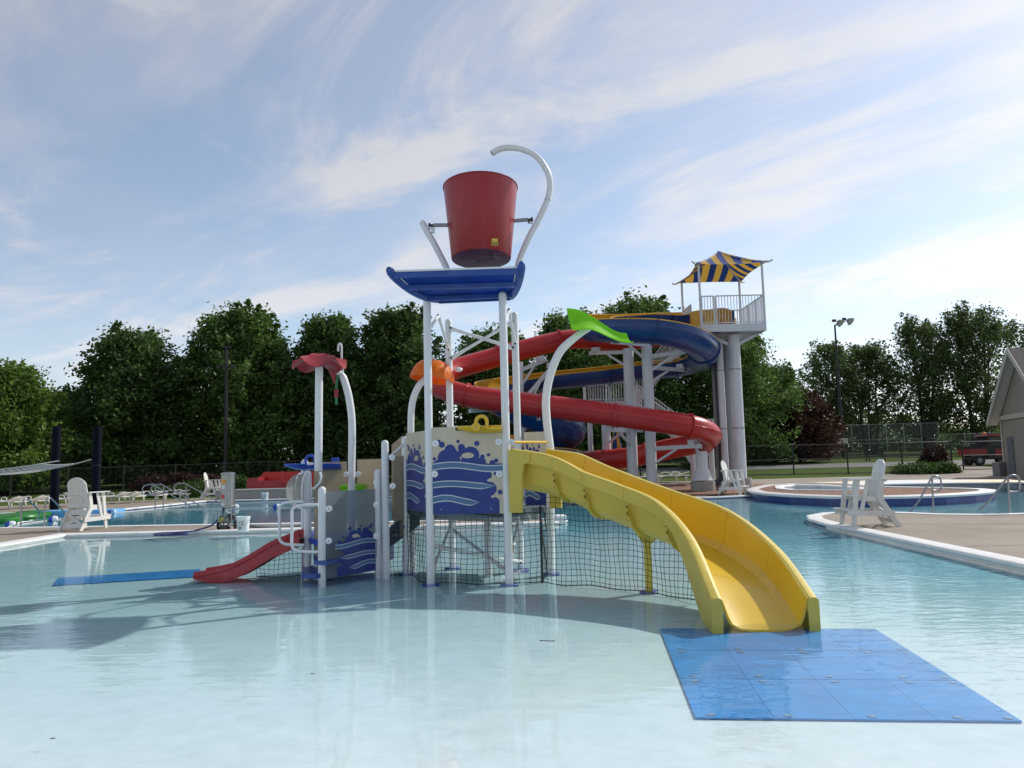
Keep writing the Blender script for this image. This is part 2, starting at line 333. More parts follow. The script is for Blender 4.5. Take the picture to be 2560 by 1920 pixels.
def m_water():
    m, t, b, N_, L_ = base('pool_water'); t.nodes.remove(b); o = t.nodes['Material Output']
    geo = N_('ShaderNodeNewGeometry'); sp = N_('ShaderNodeSeparateXYZ'); L_(geo.outputs['Position'], sp.inputs[0])
    def mp_noise(scale, detail, st, rot):
        mp = N_('ShaderNodeMapping'); L_(geo.outputs['Position'], mp.inputs[0]); mp.inputs[2].default_value = (0, 0, rot); mp.inputs[3].default_value = st
        n = N_('ShaderNodeTexNoise'); L_(mp.outputs[0], n.inputs['Vector']); n.inputs['Scale'].default_value = scale; n.inputs['Detail'].default_value = detail; n.inputs['Roughness'].default_value = .5; n.inputs['Distortion'].default_value = .4
        return n.outputs[0]
    small = mp_noise(5.5, 3, (.6, 1.5, 1), R(14)); big = mp_noise(1.1, 2, (.8, 1.2, 1), R(-20))
    calm = N_('ShaderNodeMapRange'); L_(mp_noise(.22, 3, (1, 1, 1), .4), calm.inputs[0]); calm.inputs[1].default_value = .40; calm.inputs[2].default_value = .62; calm.inputs[3].default_value = .25; calm.inputs[4].default_value = 1.0
    rx = N_('ShaderNodeMapRange'); L_(sp.outputs[0], rx.inputs[0]); rx.inputs[1].default_value = 0; rx.inputs[2].default_value = 6; rx.inputs[3].default_value = .55; rx.inputs[4].default_value = 1.6   # livelier by the slide
    def mm(op, a_, b_):
        n = N_('ShaderNodeMath'); n.operation = op
        for i, q in enumerate((a_, b_)):
            if isinstance(q, (int, float)): n.inputs[i].default_value = q
            else: L_(q, n.inputs[i])
        return n.outputs[0]
    h = mm('ADD', mm('MULTIPLY', small, mm('MULTIPLY', calm.outputs[0], rx.outputs[0])), mm('MULTIPLY', big, .9))
    bn = N_('ShaderNodeBump'); bn.inputs['Strength'].default_value = 1.0; bn.inputs['Distance'].default_value = .0065; L_(h, bn.inputs['Height'])
    fr = N_('ShaderNodeFresnel'); fr.inputs[0].default_value = 1.33; L_(bn.outputs[0], fr.inputs[1])
    fac = mm('MULTIPLY', fr.outputs[0], mm('SUBTRACT', 1, geo.outputs['Backfacing']))
    gl = N_('ShaderNodeBsdfGlossy'); gl.inputs['Roughness'].default_value = .035; L_(bn.outputs[0], gl.inputs['Normal'])
    tp = N_('ShaderNodeBsdfTransparent'); tp.inputs[0].default_value = (.97, .99, .99, 1)
    ms = N_('ShaderNodeMixShader'); L_(fac, ms.inputs[0]); L_(tp.outputs[0], ms.inputs[1]); L_(gl.outputs[0], ms.inputs[2]); L_(ms.outputs[0], o.inputs[0])
    return m
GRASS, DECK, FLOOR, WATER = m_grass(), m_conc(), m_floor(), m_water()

POOL = [(-11.4, -8), (6.75, -8), (6.8, 10), (6.95, 17.8), (7.1, 19.2), (7.5, 20.4), (8.2, 21.2), (9.0, 21.4), (9.7, 21.2), (10.2, 20.5), (10.7, 19.8), (11.4, 19.4), (16, 19.4), (24, 19.2),
        (24, 38), (21, 39.5), (18, 40), (15.5, 39.6), (12.4, 35.5), (11.2, 33.2), (9.6, 31.7), (8, 31.1), (4.5, 31), (2.6, 32.2), (1.4, 35), (1, 40), (-15.6, 40), (-16.0, 36), (-16.6, 32), (-46, 32),
        (-46, 24.4), (-15, 23.3), (-3, 21.9), (0.7, 21.6), (1.2, 21.35), (1.35, 20.9), (1.2, 20.45), (.7, 20.2), (-11.4, 20.1)]
def inside(P, q):
    P = np.asarray(P, float); q = np.asarray(q, float); x, y = q[:, 0], q[:, 1]; c = np.zeros(len(q), bool); j = len(P) - 1
    for i in range(len(P)):
        xi, yi = P[i]; xj, yj = P[j]
        c ^= ((yi > y) != (yj > y)) & (x < (xj - xi) * (y - yi) / ((yj - yi) or 1e-9) + xi); j = i
    return c
def offset(P, d):                        # outward for counter-clockwise outlines
    o = []; n = len(P)
    for i in range(n):
        a, b, c = Vector(P[i - 1]), Vector(P[i]), Vector(P[(i + 1) % n])
        e1 = (b - a).normalized(); e2 = (c - b).normalized(); n1 = Vector((e1.y, -e1.x)); n2 = Vector((e2.y, -e2.x))
        k_ = n1 + n2; k_ = k_ / max(.3, k_.dot(n1)) if k_.length > 1e-6 else n1
        o.append((b.x + k_.x * d, b.y + k_.y * d))
    return o
def cdt_sheet(name, outer, holes, zf, m, grid=None, dens=1.0):
    vs_, ed = [], []
    for P in [outer] + holes:
        o = len(vs_); n = len(P); vs_ += [Vector((p[0], p[1])) for p in P]; ed += [(o + i, o + (i + 1) % n) for i in range(n)]
    if grid:
        x0, x1, y0, y1, st = grid; g = [(x, y) for x in np.arange(x0, x1, st) for y in np.arange(y0, y1, st)]
        k_ = inside(outer, g)
        for H in holes: k_ &= ~inside(H, g)
        vs_ += [Vector(p) for p, q in zip(g, k_) if q]
    r_ = geometry.delaunay_2d_cdt(vs_, ed, [], 0, 1e-4); V_, F_ = r_[0], [f for f in r_[2]]
    cen = np.array([[sum(V_[i].x for i in f) / len(f), sum(V_[i].y for i in f) / len(f)] for f in F_]); k_ = inside(outer, cen)
    for H in holes: k_ &= ~inside(H, cen)
    b = MB(); b.add([(v.x, v.y, zf(v.x, v.y)) for v in V_], [f for f, q in zip(F_, k_) if q])
    o = b.build(name, m, None, True, 60)
    me = o.data
    if sum(p.normal.z for p in me.polygons) < 0: me.flip_normals()
    return o
DECK_OUT = [(-70, -25), (50, -25), (50, 33), (34, 38), (26, 42.5), (19, 44.0), (9, 43.6), (3, 46), (-9, 46), (-16, 44), (-22, 41.2), (-27, 38.8), (-70, 37.5)]
ground = struct(cdt_sheet('ground', [(-600, -300), (600, -300), (600, 900), (-600, 900)], [DECK_OUT], lambda x, y: gz(x, y) + .01, GRASS, (-90, 90, 36, 124, 8)), 'mown green grass reaching away to the trees')
deck = struct(cdt_sheet('pool_deck', DECK_OUT, [offset(POOL, .30)], lambda x, y: gz(x, y), DECK, (-40, 40, 30, 46, 3)), 'tan brushed concrete deck around the pools')
def sst(a, b, x): t = min(1, max(0, (x - a) / (b - a))); return t * t * (3 - 2 * t)
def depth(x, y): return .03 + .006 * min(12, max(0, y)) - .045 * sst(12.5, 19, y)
def water_tint(x, y):
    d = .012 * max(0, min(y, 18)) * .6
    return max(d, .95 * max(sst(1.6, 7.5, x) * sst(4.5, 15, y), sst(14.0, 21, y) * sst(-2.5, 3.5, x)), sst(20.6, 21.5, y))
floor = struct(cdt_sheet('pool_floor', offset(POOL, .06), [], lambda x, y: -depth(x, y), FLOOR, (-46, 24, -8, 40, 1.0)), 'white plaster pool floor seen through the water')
pa_ = floor.data.attributes.new('water_tint', 'FLOAT', 'POINT')
for v_ in floor.data.vertices: pa_.data[v_.index].value = water_tint(v_.co.x, v_.co.y)
b = MB(); b.prism(POOL[:], -.4, 0.0); o = b.build('water', WATER, None, False); struct(o, 'clear calm pool water, deeper blue behind the slides')
# coping: bull-nosed white rim set on the pool edge
b = MB(); n = len(POOL); A0, A1, A2, A3, A4 = POOL, offset(POOL, -.025), offset(POOL, -.01), offset(POOL, .03), offset(POOL, .33)
rows = [[(p[0], p[1], z) for p in (Q + [Q[0]])] for Q, z in ((A0, -.3), (A0, .012), (A1, .030), (A1, .058), (A2, .077), (A3, .084), (A4, .081), (A4, -.05))]
b.sheet(rows); cop = struct(b.build('pool_coping', COPING, None, True, 50), 'white rounded coping along the pool edge')
# blue tile line below the deep-water coping
b = MB()
for seg in (POOL[3:31],):
    S = offset(POOL, -.012)[3:31]
    b.sheet([[(p[0], p[1], z) for p in S] for z in (-.25, .011)])
struct(b.build('waterline_tile', TILEB, None, False), 'dark blue tile band at the waterline')

# joints in the concrete, and dark strips laid as the cast shadows of a wire
b = MB()
def dark_line(a, c, wd=.022):
    a, c = Vector(a), Vector(c); d = (c - a).normalized(); s_ = Vector((-d.y, d.x)) * wd / 2; L = (c - a).length; k_ = max(1, int(L / 2)); v = []
    for i in range(k_ + 1):
        p = a.lerp(c, i / k_)
        for q in (p - s_, p + s_): v.append((q.x, q.y, gz(q.x, q.y) + .004))
    b.add(v, [(2 * i, 2 * i + 1, 2 * i + 3, 2 * i + 2) for i in range(k_)])
for y in (-2, 1, 4, 7, 10, 13): dark_line((7.3, y), (30, y + .6))
dark_line((7.4, 17.7), (24, 12.4), .03); dark_line((12, -4), (12.3, 19))  # the slanting strip is a wire's shadow laid on as dark colour
for x in (-14, -10.5, -7, -3.5): dark_line((x, 20.5), (x, 21.7 + (-x) * .06))
dark_line((-32, 21.0), (-6, 20.75), .03)  # wire shadow across the left deck, drawn as a dark strip
for y in (33.5, 35.5, 37.5): dark_line((-17.2, y), (-26, y - .1))
for x in (4, 8, 12): dark_line((x, 41.5), (x + .3, 43.4))
struct(b.build('deck_joints_and_shadows', RUBBER, None, False), 'thin dark joints and painted wire shadows on the deck concrete')

# parking road beyond the right-hand fence, and the footpath by the building
def strip(name, m, P, up, lab):
    Pc = np.array(P); g = (Pc[:, 0].min(), Pc[:, 0].max(), Pc[:, 1].min(), Pc[:, 1].max(), 6)
    return struct(cdt_sheet(name, P, [], lambda x, y: gz(x, y) + up, m, g), lab)
strip('road', ASPH, [(5, 57), (140, 57), (140, 67), (5, 67)], .03, 'grey road running behind the right-hand fence')
strip('footpath', DECK, [(19.6, 43.7), (26, 42.4), (33.5, 38.0), (36, 41), (31, 50), (32, 57), (27.5, 57), (26.5, 50)], .034, 'concrete footpath leading off past the building')
BED = [(3.6, 34), (5, 33.2), (8.2, 32.3), (10.3, 33.4), (12.2, 35.8), (12.7, 38.2), (11, 40.4), (6, 41), (3.6, 39)]
bed = struct(cdt_sheet('mulch_bed', BED, [], lambda x, y: gz(x, y) + .02 + .05 * rnd.random(), MULCH, (3, 13, 32, 41, .35)), 'red-brown mulch bed round the slide tower feet')

# raised planter island with a blue tiled wall
ISL = [(9.15, 30.2), (9.2, 28.8), (9.5, 27.4), (10.2, 25.7), (11.0, 25.0), (12.2, 24.8), (13.6, 25.0), (14.9, 25.6), (15.9, 26.4), (16.6, 27.4), (16.8, 28.5), (16.5, 29.6), (15.8, 30.8), (15.2, 32.6), (15.3, 34.6), (15.6, 36.6), (15.0, 38.0), (13.6, 38.6), (11.9, 37.4), (10.6, 35.0), (9.6, 32.8)]
BAS = [(11.1, 31.2), (12.2, 30.2), (13.2, 30.3), (13.7, 31.6), (13.8, 33.6), (13.6, 35.6), (12.9, 36.4), (12.1, 35.6), (11.5, 33.8), (11.1, 32.4)]
isl = thing('planter_island', 'raised kidney shaped island with navy tiled wall and gravel in the pool', 'island', (12.5, 30, 0))
b = MB(); I2 = offset(ISL, -.1); b.sheet([[(p[0], p[1], z) for p in (Q + [Q[0]])] for Q, z in ((ISL, -.2), (ISL, .17))]); b.build('tiled_wall', TILEB, isl, False)
b = MB(); b.sheet([[(p[0], p[1], z) for p in (Q + [Q[0]])] for Q, z in ((offset(ISL, -.02), .171), (offset(ISL, .05), .19), (offset(ISL, .06), .25), (offset(ISL, .03), .275), (offset(ISL, -.42), .28), (offset(ISL, -.42), .1))]); b.build('coping', COPING, isl, True, 45)
o = cdt_sheet('gravel', offset(ISL, -.40), [offset(BAS, .3)], lambda x, y: .215 + .05 * rnd.random(), MULCH, (9, 17, 24.5, 39, .4)); o.parent = isl; o.location = -Vector(isl.location)
b = MB(); b.sheet([[(p[0], p[1], z) for p in (Q + [Q[0]])] for Q, z in ((BAS, -.0), (BAS, .20), (offset(BAS, -.03), .24), (offset(BAS, .02), .29), (offset(BAS, .36), .295), (offset(BAS, .38), .12))]); b.build('basin_rim', COPING, isl, True, 45)
b = MB(); b.prism(offset(BAS, .02), .03, .06); b.build('basin_floor', mat('pale_blue_basin_paint', (.28, .52, .66), .6), isl, False)
b = MB(); b.prism(offset(BAS, -.004), .0, .17); b.build('basin_water', WATER, isl, False)

# low concrete wall carrying the red runout trough
wl = thing('retaining_wall', 'low grey concrete wall behind the far end of the pool', 'wall', (-11.5, 40.6, .06))
b = MB(); b.box((-9.4, 40.62, .28), (11.8, .45, .50)); b.build('wall_body', CONC, wl, False)
b = MB()
for i in range(8): b.box((-14.55 + i * 1.48, 40.62, .565), (1.46, .56, .06))
b.build('wall_cap', TRIMM, wl, False)

# ------------------------------------------------------------------ building at the right
bl = thing('pool_building', 'tan gabled building with pale roof trim at the end of the footpath', 'building', (26.1, 42, gz(26, 42)))
E0 = Vector((26.1, 42.0, 0)); D1 = Vector((-.30, -.954, 0)).normalized(); D2 = Vector((D1.y * -1, D1.x, 0)); D2 = D2 if D2.x > 0 else -D2
zb, ze, zp = .1, 3.35, 6.4; GW = 8.4
def bp(t, d, z): return E0 + D1 * t + D2 * d + Vector((0, 0, z))
b = MB(); b.add([bp(0, 0, zb), bp(GW, 0, zb), bp(GW, 0, ze), bp(GW / 2, 0, zp), bp(0, 0, ze), bp(0, 9, zb), bp(GW, 9, zb), bp(GW, 9, ze), bp(GW / 2, 9, zp), bp(0, 9, ze)],
                [(0, 1, 2, 3, 4), (5, 9, 8, 7, 6), (0, 4, 9, 5), (1, 6, 7, 2)]); b.build('wall', SIDING, bl, False)
for s_ in (0, 1):
    b = MB(); e_, pk = (-.55, GW / 2) if s_ == 0 else (GW + .55, GW / 2)
    dz = (zp - ze) / (GW / 2); zt = ze - .55 * dz + .06
    b.extr([bp(e_, -.5, zt), bp(pk, -.5, zp + .06), bp(pk, 9.5, zp + .06), bp(e_, 9.5, zt)], (0, 0, .14)); rf = b.build('roof', SHING, bl, False)
    b = MB(); b.extr([bp(e_, -.53, zt - .16), bp(pk, -.53, zp - .10), bp(pk, -.53, zp + .23), bp(e_, -.53, zt + .17)], D2 * -.04); b.build('barge_board', TRIMM, rf, False)
    b = MB(); b.extr([bp(e_, -.49, zt - .02), bp(pk, -.49, zp + .045), bp(pk, -.03, zp + .045), bp(e_, -.03, zt - .02)], (0, 0, -.02)); b.build('soffit', TRIMM, rf, False)
b = MB(); b.extr([bp(-.1, -.04, ze - .14), bp(GW + .1, -.04, ze - .14), bp(GW + .1, -.04, ze + .10), bp(-.1, -.04, ze + .10)], D2 * -.05); b.build('frieze_board', TRIMM, bl, False)
b = MB(); b.extr([bp(-.03, -.03, zb), bp(.14, -.03, zb), bp(.14, -.03, ze - .15), bp(-.03, -.03, ze - .15)], D2 * -.03); b.build('corner_board', TRIMM, bl, False)
b = MB(); b.extr([bp(.9, -.02, zb + .1), bp(1.9, -.02, zb + .1), bp(1.9, -.02, 2.3), bp(.9, -.02, 2.3)], D2 * -.04); dr = b.build('door', mat('grey_door_paint', (.16, .17, .19), .5), bl, False)
b = MB(); b.cyl(bp(1.75, -.10, 1.25), .035, .05, D2 * -1, 10); b.build('handle', STEEL, dr)
b = MB(); b.beam(bp(1.0, -.15, ze + 1.05), bp(1.0, .05, ze + 1.05), .08); b.ball(bp(1.0, -.2, ze + 1.0), .13, 10); b.build('camera_dome', DARK, bl)
b = MB(); b.box(bp(.15, -.3, .55), (.45, .45, .9), .3); b.build('utility_box', mat('grey_utility_paint', (.2, .2, .21), .5), bl, False)

# ------------------------------------------------------------------ fences
def m_link(name, c, sp, cover):
    m, t, b_, N_, L_ = base(name); b_.inputs['Base Color'].default_value = (*c, 1); b_.inputs['Roughness'].default_value = .5; b_.inputs['Metallic'].default_value = .3
    tc_ = N_('ShaderNodeTexCoord'); s_ = N_('ShaderNodeSeparateXYZ'); L_(tc_.outputs['UV'], s_.inputs[0])
    def mm(op, a_, q=None):
        n_ = N_('ShaderNodeMath'); n_.operation = op
        for i, v in enumerate((a_, q)):
            if v is None: continue
            if isinstance(v, (int, float)): n_.inputs[i].default_value = v
            else: L_(v, n_.inputs[i])
        return n_.outputs[0]
    f = [mm('LESS_THAN', mm('FRACT', mm('DIVIDE', mm(op, s_.outputs[0], s_.outputs[1]), sp)), cover) for op in ('ADD', 'SUBTRACT')]
    fac_ = mm('MAXIMUM', f[0], f[1]); tp = N_('ShaderNodeBsdfTransparent'); ms = N_('ShaderNodeMixShader')
    L_(fac_, ms.inputs[0]); L_(tp.outputs[0], ms.inputs[1]); L_(b_.outputs[0], ms.inputs[2]); L_(ms.outputs[0], t.nodes['Material Output'].inputs[0]); return m
LINKB = m_link('black_chain_link_wire', (.010, .010, .012), .075, .07); LINKG = m_link('grey_chain_link_wire', (.12, .13, .14), .075, .12)
def fence(label, P, h, sp, pr, pm, lm, mid=True, rails=True):
    P = [Vector((p[0], p[1], 0)) for p in P]; L = sum((b_ - a_).length for a_, b_ in zip(P, P[1:])); k_ = max(2, int(L / sp)); Q = resamp(P, k_)
    for q in Q: q.z = gz(q.x, q.y)
    t = thing('chain_link_fence', label, 'fence', Q[0])
    for q in Q:
        b_ = MB(); b_.lathe([(pr, 0), (pr, h + .03), (pr * 1.15, h + .03), (pr * 1.15, h + .06), (0.001, h + .10)], q, 8); b_.build('fence_post', pm, t)
    for z in (h, .07) + ((h * .52,) if mid else ()):
        b_ = MB(); b_.tube([q + Vector((0, 0, z)) for q in Q], pr * .62, 6); b_.build('rail', pm, t)
    b_ = MB(); b_.sheet([[q + Vector((0, 0, z)) for q in Q] for z in (.04, h)]); o_ = b_.build('wire_mesh', lm, t, False)
    uv = o_.data.uv_layers.new(name='UVMap'); s_ = [0]
    for a_, c_ in zip(Q, Q[1:]): s_.append(s_[-1] + (c_ - a_).length)
    n_ = len(Q)
    for lp in o_.data.loops: i = lp.vertex_index; uv.data[lp.index].uv = (s_[i % n_], (0 if i < n_ else h))
    return t
fence('black chain link fence along the lawn behind the left pool loungers', [(-48, 43), (-27.5, 47.5), (-16, 56), (-6, 60.5), (0, 61)], 1.8, 3.0, .045, BLACK, LINKB, False)
fence('black chain link fence along the lawn between slide tower and footpath', [(1.5, 47), (9, 48), (16.5, 48), (22.6, 46.9), (26.2, 47.2)], 1.8, 2.9, .045, BLACK, LINKB, True)
fence('black chain link fence running beside the parked red utility vehicle', [(27.6, 48.5), (36, 48.0), (46, 47)], 1.75, 2.9, .045, BLACK, LINKB, True)
fence('tall grey chain link court fence in front of the thin trees', [(22, 86), (46, 85)], 3.45, 1.75, .035, GALV, LINKG, True)
fence('lower grey chain link fence beyond the road near red vehicle', [(46.5, 85), (62, 84)], 2.2, 2.2, .035, GALV, LINKG, True)
# ------------------------------------------------------------------ water play tower
def gp(px, py): p = atz(px, py, 0); return Vector((p.x, p.y, 0))
def pxr(px, P): return px / FPX * (Vector(P) - Vector((0, 0, EYE))).dot(cF)
FL, FR = gp(1077, 1447), gp(1273, 1447)
L2, BL, BR, RR = gp(1016, 1421), gp(1131, 1408), gp(1302, 1413), gp(1377, 1421)
TW = thing('water_play_tower', 'white post water play tower with wave printed panels and blue tray', 'play structure', (-.4, 11.7, -.15))
PR = .057
def flz(p): return -depth(p.x, p.y)
def post(p, top, par=TW, r=PR, m=WHITE, foot=True):
    b = MB(); b.post((p.x, p.y, flz(p)), r, top - flz(p)); o = b.build('post', m, par)
    if foot: b = MB(); b.cyl((p.x, p.y, flz(p) + .018), r + .07, .036, bev=.008, n=20); b.build('foot_pad', BLUE, o)
    return o
post(FL, 4.06); post(FR, 4.06); post(BL, 4.03); post(BR, 4.03); post(L2, 2.06)
# platform
ZP = .93
poly = [(L2.x, L2.y), (FL.x, FL.y), (FR.x, FR.y), (RR.x, RR.y), (BR.x + .3, BR.y + .5), (BL.x, BL.y + .4)]
b = MB(); b.prism(offset(poly, -.03), ZP - .09, ZP); b.build('platform', mat('grey_platform_coating', (.10, .13, .16), .7), TW, False)
b = MB()
for q in ((.25, .5, .75)):
    a_ = Vector((*poly[0], ZP - .14)).lerp(Vector((*poly[5], ZP - .14)), q); c_ = Vector((*poly[2], ZP - .14)).lerp(Vector((*poly[3], ZP - .14)), q); b.beam(a_, c_, .05, .09)
b.build('platform_joists', OFFW, TW, False)
b = MB(); b.post((-.42, 12.0, -.35), .055, ZP + .25); b.build('post', OFFW, TW)
# knee and cross braces under the platform and under the tray
def brace(par, a, c, w_=.055, m=WHITE):
    a, c = Vector(a), Vector(c); d = (c - a).normalized(); b = MB(); n_ = 6
    P = [a.lerp(c, i / 8) for i in range(9)]; b.tube(P, [w_ * .75, w_ * .62, w_ * .5, w_ * .5, w_ * .5, w_ * .5, w_ * .5, w_ * .62, w_ * .75], 8)
    o = b.build('brace', m, par); b = MB(); b.cyl(a + Vector((0, -.05, 0)), .018, .03, (0, 1, 0), 8); b.cyl(c + Vector((0, -.05, 0)), .018, .03, (0, 1, 0), 8); b.build('bolt', DARK, o)
brace(TW, FL + Vector((.03, .05, .45)), BR + Vector((0, -.05, .05))); brace(TW, FR + Vector((-.03, .05, .10)), BL + Vector((0, -.05, .55)))
brace(TW, FL + Vector((.02, .05, .12)), BL + Vector((0, -.05, .62))); brace(TW, FR + Vector((.03, .05, .30)), BR + Vector((0, -.05, .75)))
zt_ = 3.62; zb_ = 3.22
brace(TW, BL + Vector((.04, -.02, 3.86)), BR + Vector((-.04, -.02, 3.44))); brace(TW, BL + Vector((.04, -.02, 3.36)), BR + Vector((-.04, -.02, 3.86)))
for a_, c_ in ((FL, BL), (FR, BR)):
    md = (a_ + c_) / 2; brace(TW, Vector((md.x, md.y, 3.92)), Vector((a_.x, a_.y + .04, 3.55)), .045); brace(TW, Vector((md.x, md.y, 3.92)), Vector((c_.x, c_.y - .04, 3.50)), .045)

# blue dump tray
LP = [(973, 675, 10.45), (990, 696, 10.65), (1026, 724, 10.92), (1064, 742, 11.2), (1100, 748, 11.5), (1122, 741, 11.85), (1132, 722, 12.2)]
RP = [(1304, 661, 10.45), (1300, 690, 10.65), (1293, 714, 10.92), (1284, 732, 11.2), (1277, 740, 11.5), (1276, 736, 11.85), (1274, 722, 12.2)]
LR_, RRl = crv([at(*p) for p in LP], 30), crv([at(*p) for p in RP], 30)
for Q in (LR_, RRl):
    b = MB(); b.tube(Q, [.045] + [.06] * 29 + [.045], 12); b.build('tray_rail', TRAY, TW)
    b = MB(); b.ball(Q[0], .047, 12); b.build('rail_cap', TRAY, TW)
rows = []
for k in range(2, 31): rows.append([LR_[k].lerp(RRl[k], .035 + .93 * u / 12) + Vector((0, 0, .015)) for u in range(13)])
for i0, i1 in ((0, 9), (9, 18), (18, 28)):
    b = MB(); b.sheet(rows[i0:i1 + 1]); b.build('tray_sheet', TRAYT, TW, True, 60, solid=.012)
for k in (2, 8, 15, 19, 24):
    b = MB(); b.beam(LR_[k].lerp(RRl[k], .02) - Vector((0, 0, .035)), LR_[k].lerp(RRl[k], .98) - Vector((0, 0, .035)), .05, .065); b.build('tray_rib', TRAY, TW, False)
b = MB(); b.beam(rows[0][0] + Vector((0, -.02, .01)), rows[0][12] + Vector((0, -.02, .01)), .02, .022); b.build('lip_trim', WHITE, TW, False)
for j in (0, 12):
    b = MB(); b.tube([rows[k][j] + Vector((.01 if j == 0 else -.01, 0, -.02)) for k in range(0, 10)], .008, 6); b.build('edge_trim', WHITE, TW)
# bent arms that carry the bucket
Z1 = lambda x, y: (900 + x / 3.687, 340 + y / 3.687)
def zpath(P, zf, Y): return crv([at(*zf(x, y), Y) for x, y in P], 36)
b = MB(); b.tube(zpath([(820, 1300), (795, 1210), (745, 1110), (680, 985), (620, 885), (578, 805)], Z1, 11.75), .048, 14); b.ball(at(*Z1(578, 805), 11.75), .048, 12); b.build('bucket_arm', WHITE, TW)
arm = [(1440, 1290), (1460, 1180), (1500, 1065), (1565, 920), (1630, 800), (1690, 680), (1735, 570), (1753, 450), (1727, 330), (1640, 200), (1520, 130), (1390, 106), (1290, 120), (1215, 160)]
Q = zpath(arm, Z1, 11.75); b = MB(); b.tube(Q, .048, 14); pa = b.build('spout_arm', WHITE, TW)
b = MB(); b.tube([Q[-2].lerp(Q[-1], .6), Q[-1] + (Q[-1] - Q[-2]).normalized() * .004], .036, 12); b.build('spout_mouth', DARK, pa)
for k in (16,): b = MB(); b.tube([Q[k], Q[k] + (Q[k + 1] - Q[k]).normalized() * .02], .051, 14); b.build('joint_ring', OFFW, pa)
for P in ([(610, 850), (690, 850)], [(1590, 800), (1560, 800)]):
    b = MB(); b.beam(at(*Z1(*P[0]), 11.75), at(*Z1(*P[1]), 11.75), .07, .018); b.build('pivot_bracket', WHITE, TW, False)
b = MB(); b.box(at(*Z1(672, 872), 11.75), (.05, .05, .07)); b.build('stop_block', WHITE, TW, False)

# ---- tipping bucket (hangs from the arms)
pb, pt = at(1203, 648, 11.71), at(1201, 470, 11.82)
rb_, rt_ = pxr(74.5, pb), pxr(92, pt); ax = (pt - pb); H = ax.length
BK = thing('tipping_bucket', 'large dark red tipping bucket hung above the blue tray', 'bucket', pb)
b = MB(); b.lathe([(rb_ * .985, 0.0), (rb_, .012), (rt_, H - .02), (rt_ + .012, H - .012), (rt_ + .012, H), (rt_ - .02, H), (rb_ - .02, .03)], pb, 64, ax); b.build('shell', BUCKET, BK, True, 50)
b = MB(); b.lathe([(0, .004), (rb_ * .97, .004), (rb_ * .985, .012)], pb, 48, ax); bb = b.build('base', BUCKETB, BK)
u_, v_ = Vector((1, 0, 0)), Vector((0, 1, 0))
for dx, dy, r_ in ((.16, -.16, .022), (.26, -.20, .016), (.18, .02, .018), (-.05, .1, .03)):
    b = MB(); b.cyl(pb + Vector((dx, dy, -.004)) + ax.normalized() * .002, r_, .012, ax, 10); b.build('drain_plug', DARK, bb)
axn = ax.normalized()
for s_, z1 in ((-1, (640, 822)), (1, (1585, 768))):
    e = at(*Z1(*z1), 11.75); i_ = at(*Z1(815 if s_ < 0 else 1415, 822 if s_ < 0 else 782), 11.75); b = MB(); b.tube([e + (i_ - e) * .2, i_ + (i_ - e) * .25], .030, 12); o = b.build('pivot_bar', GALV, BK)
    b = MB(); b.tube([e, e + (i_ - e) * .22], .018, 10); b.cyl(e, .035, .03, (i_ - e), 12); b.box(e + (i_ - e) * .12 - Vector((0, 0, .03)), (.06, .05, .05)); b.build('pillow_block', DARK, o)
def on_bucket(px, py):
    d = ray(px, py).normalized(); o = Vector((0, 0, EYE)); lo, hi = 9.0, 13.5
    for k in range(400):
        t = 9 + k * .012; P = o + d * t; q = P - pb; h = q.dot(axn); rad = (q - axn * h).length
        if rad < rb_ + (rt_ - rb_) * h / H + .004: return P
def sticker(x0, y0, x1, y1, m, par, lift=0.0):
    P = [on_bucket(x, y) for x, y in ((x0, y1), (x1, y1), (x1, y0), (x0, y0))]; n_ = (P[1] - P[0]).cross(P[3] - P[0]).normalized(); n_ = n_ if n_.y < 0 else -n_
    b = MB(); b.extr([p + n_ * (.001 + lift) for p in P], n_ * .002); return b.build('sticker', m, par, False)
s_ = sticker(1229, 596.5, 1244, 604.5, STICKY, BK); s_ = sticker(1228.5, 605.5, 1245, 614, STICKY, BK)
for i in range(3): sticker(1231 + i * 4.6, 606.5, 1233.6 + i * 4.6, 612.5, INK, s_, .003)

# ---- printed panels
def panel(par, a, c, z0, z1, m, thick=.018, notch=None):
    a, c = Vector((a.x, a.y, 0)), Vector((c.x, c.y, 0)); d = c - a; nrm = Vector((d.y, -d.x, 0)).normalized(); nrm = nrm if nrm.y < 0 else -nrm
    prof = [(0, 0), (1, 0), (1, 1), (0, 1)] if not notch else notch
    f = lambda u, v, o=0.0: a + d * u + Vector((0, 0, z0 + (z1 - z0) * v)) + nrm * o
    b = MB(); b.extr([f(u, v, 0) for u, v in prof], nrm * -thick); o = b.build('panel', m, par, False)
    return o, f, d.length, (z1 - z0), nrm
lift = [0.0]
def nl(): lift[0] += .00025; return .0015 + lift[0]
def discp(f, W, Hh, u, v, r, m, par, name='print_drop', ex=1.0):
    e = nl(); b = MB(); b.add([f(u, v, e)] + [f(u + r * ex / W * math.cos(2 * math.pi * k / 22), v + r / Hh * math.sin(2 * math.pi * k / 22), e) for k in range(22)], [(0, 1 + k, 1 + (k + 1) % 22) for k in range(22)]); return b.build(name, m, par, False)
def polyp(f, P, m, par, name): e = nl(); b = MB(); b.add([f(u, v, e) for u, v in P], [tuple(range(len(P)))]); return b.build(name, m, par, False)
def bandp(f, P, th, m, par, name, taper=False):
    e = nl(); b = MB(); n_ = len(P); k_ = lambda i: (min(1, (n_ - 1 - i) / 5) if taper else 1)
    b.sheet([[f(u, v - th * k_(i) / 2, e) for i, (u, v) in enumerate(P)], [f(u, v + th * k_(i) / 2, e) for i, (u, v) in enumerate(P)]]); return b.build(name, m, par, False)
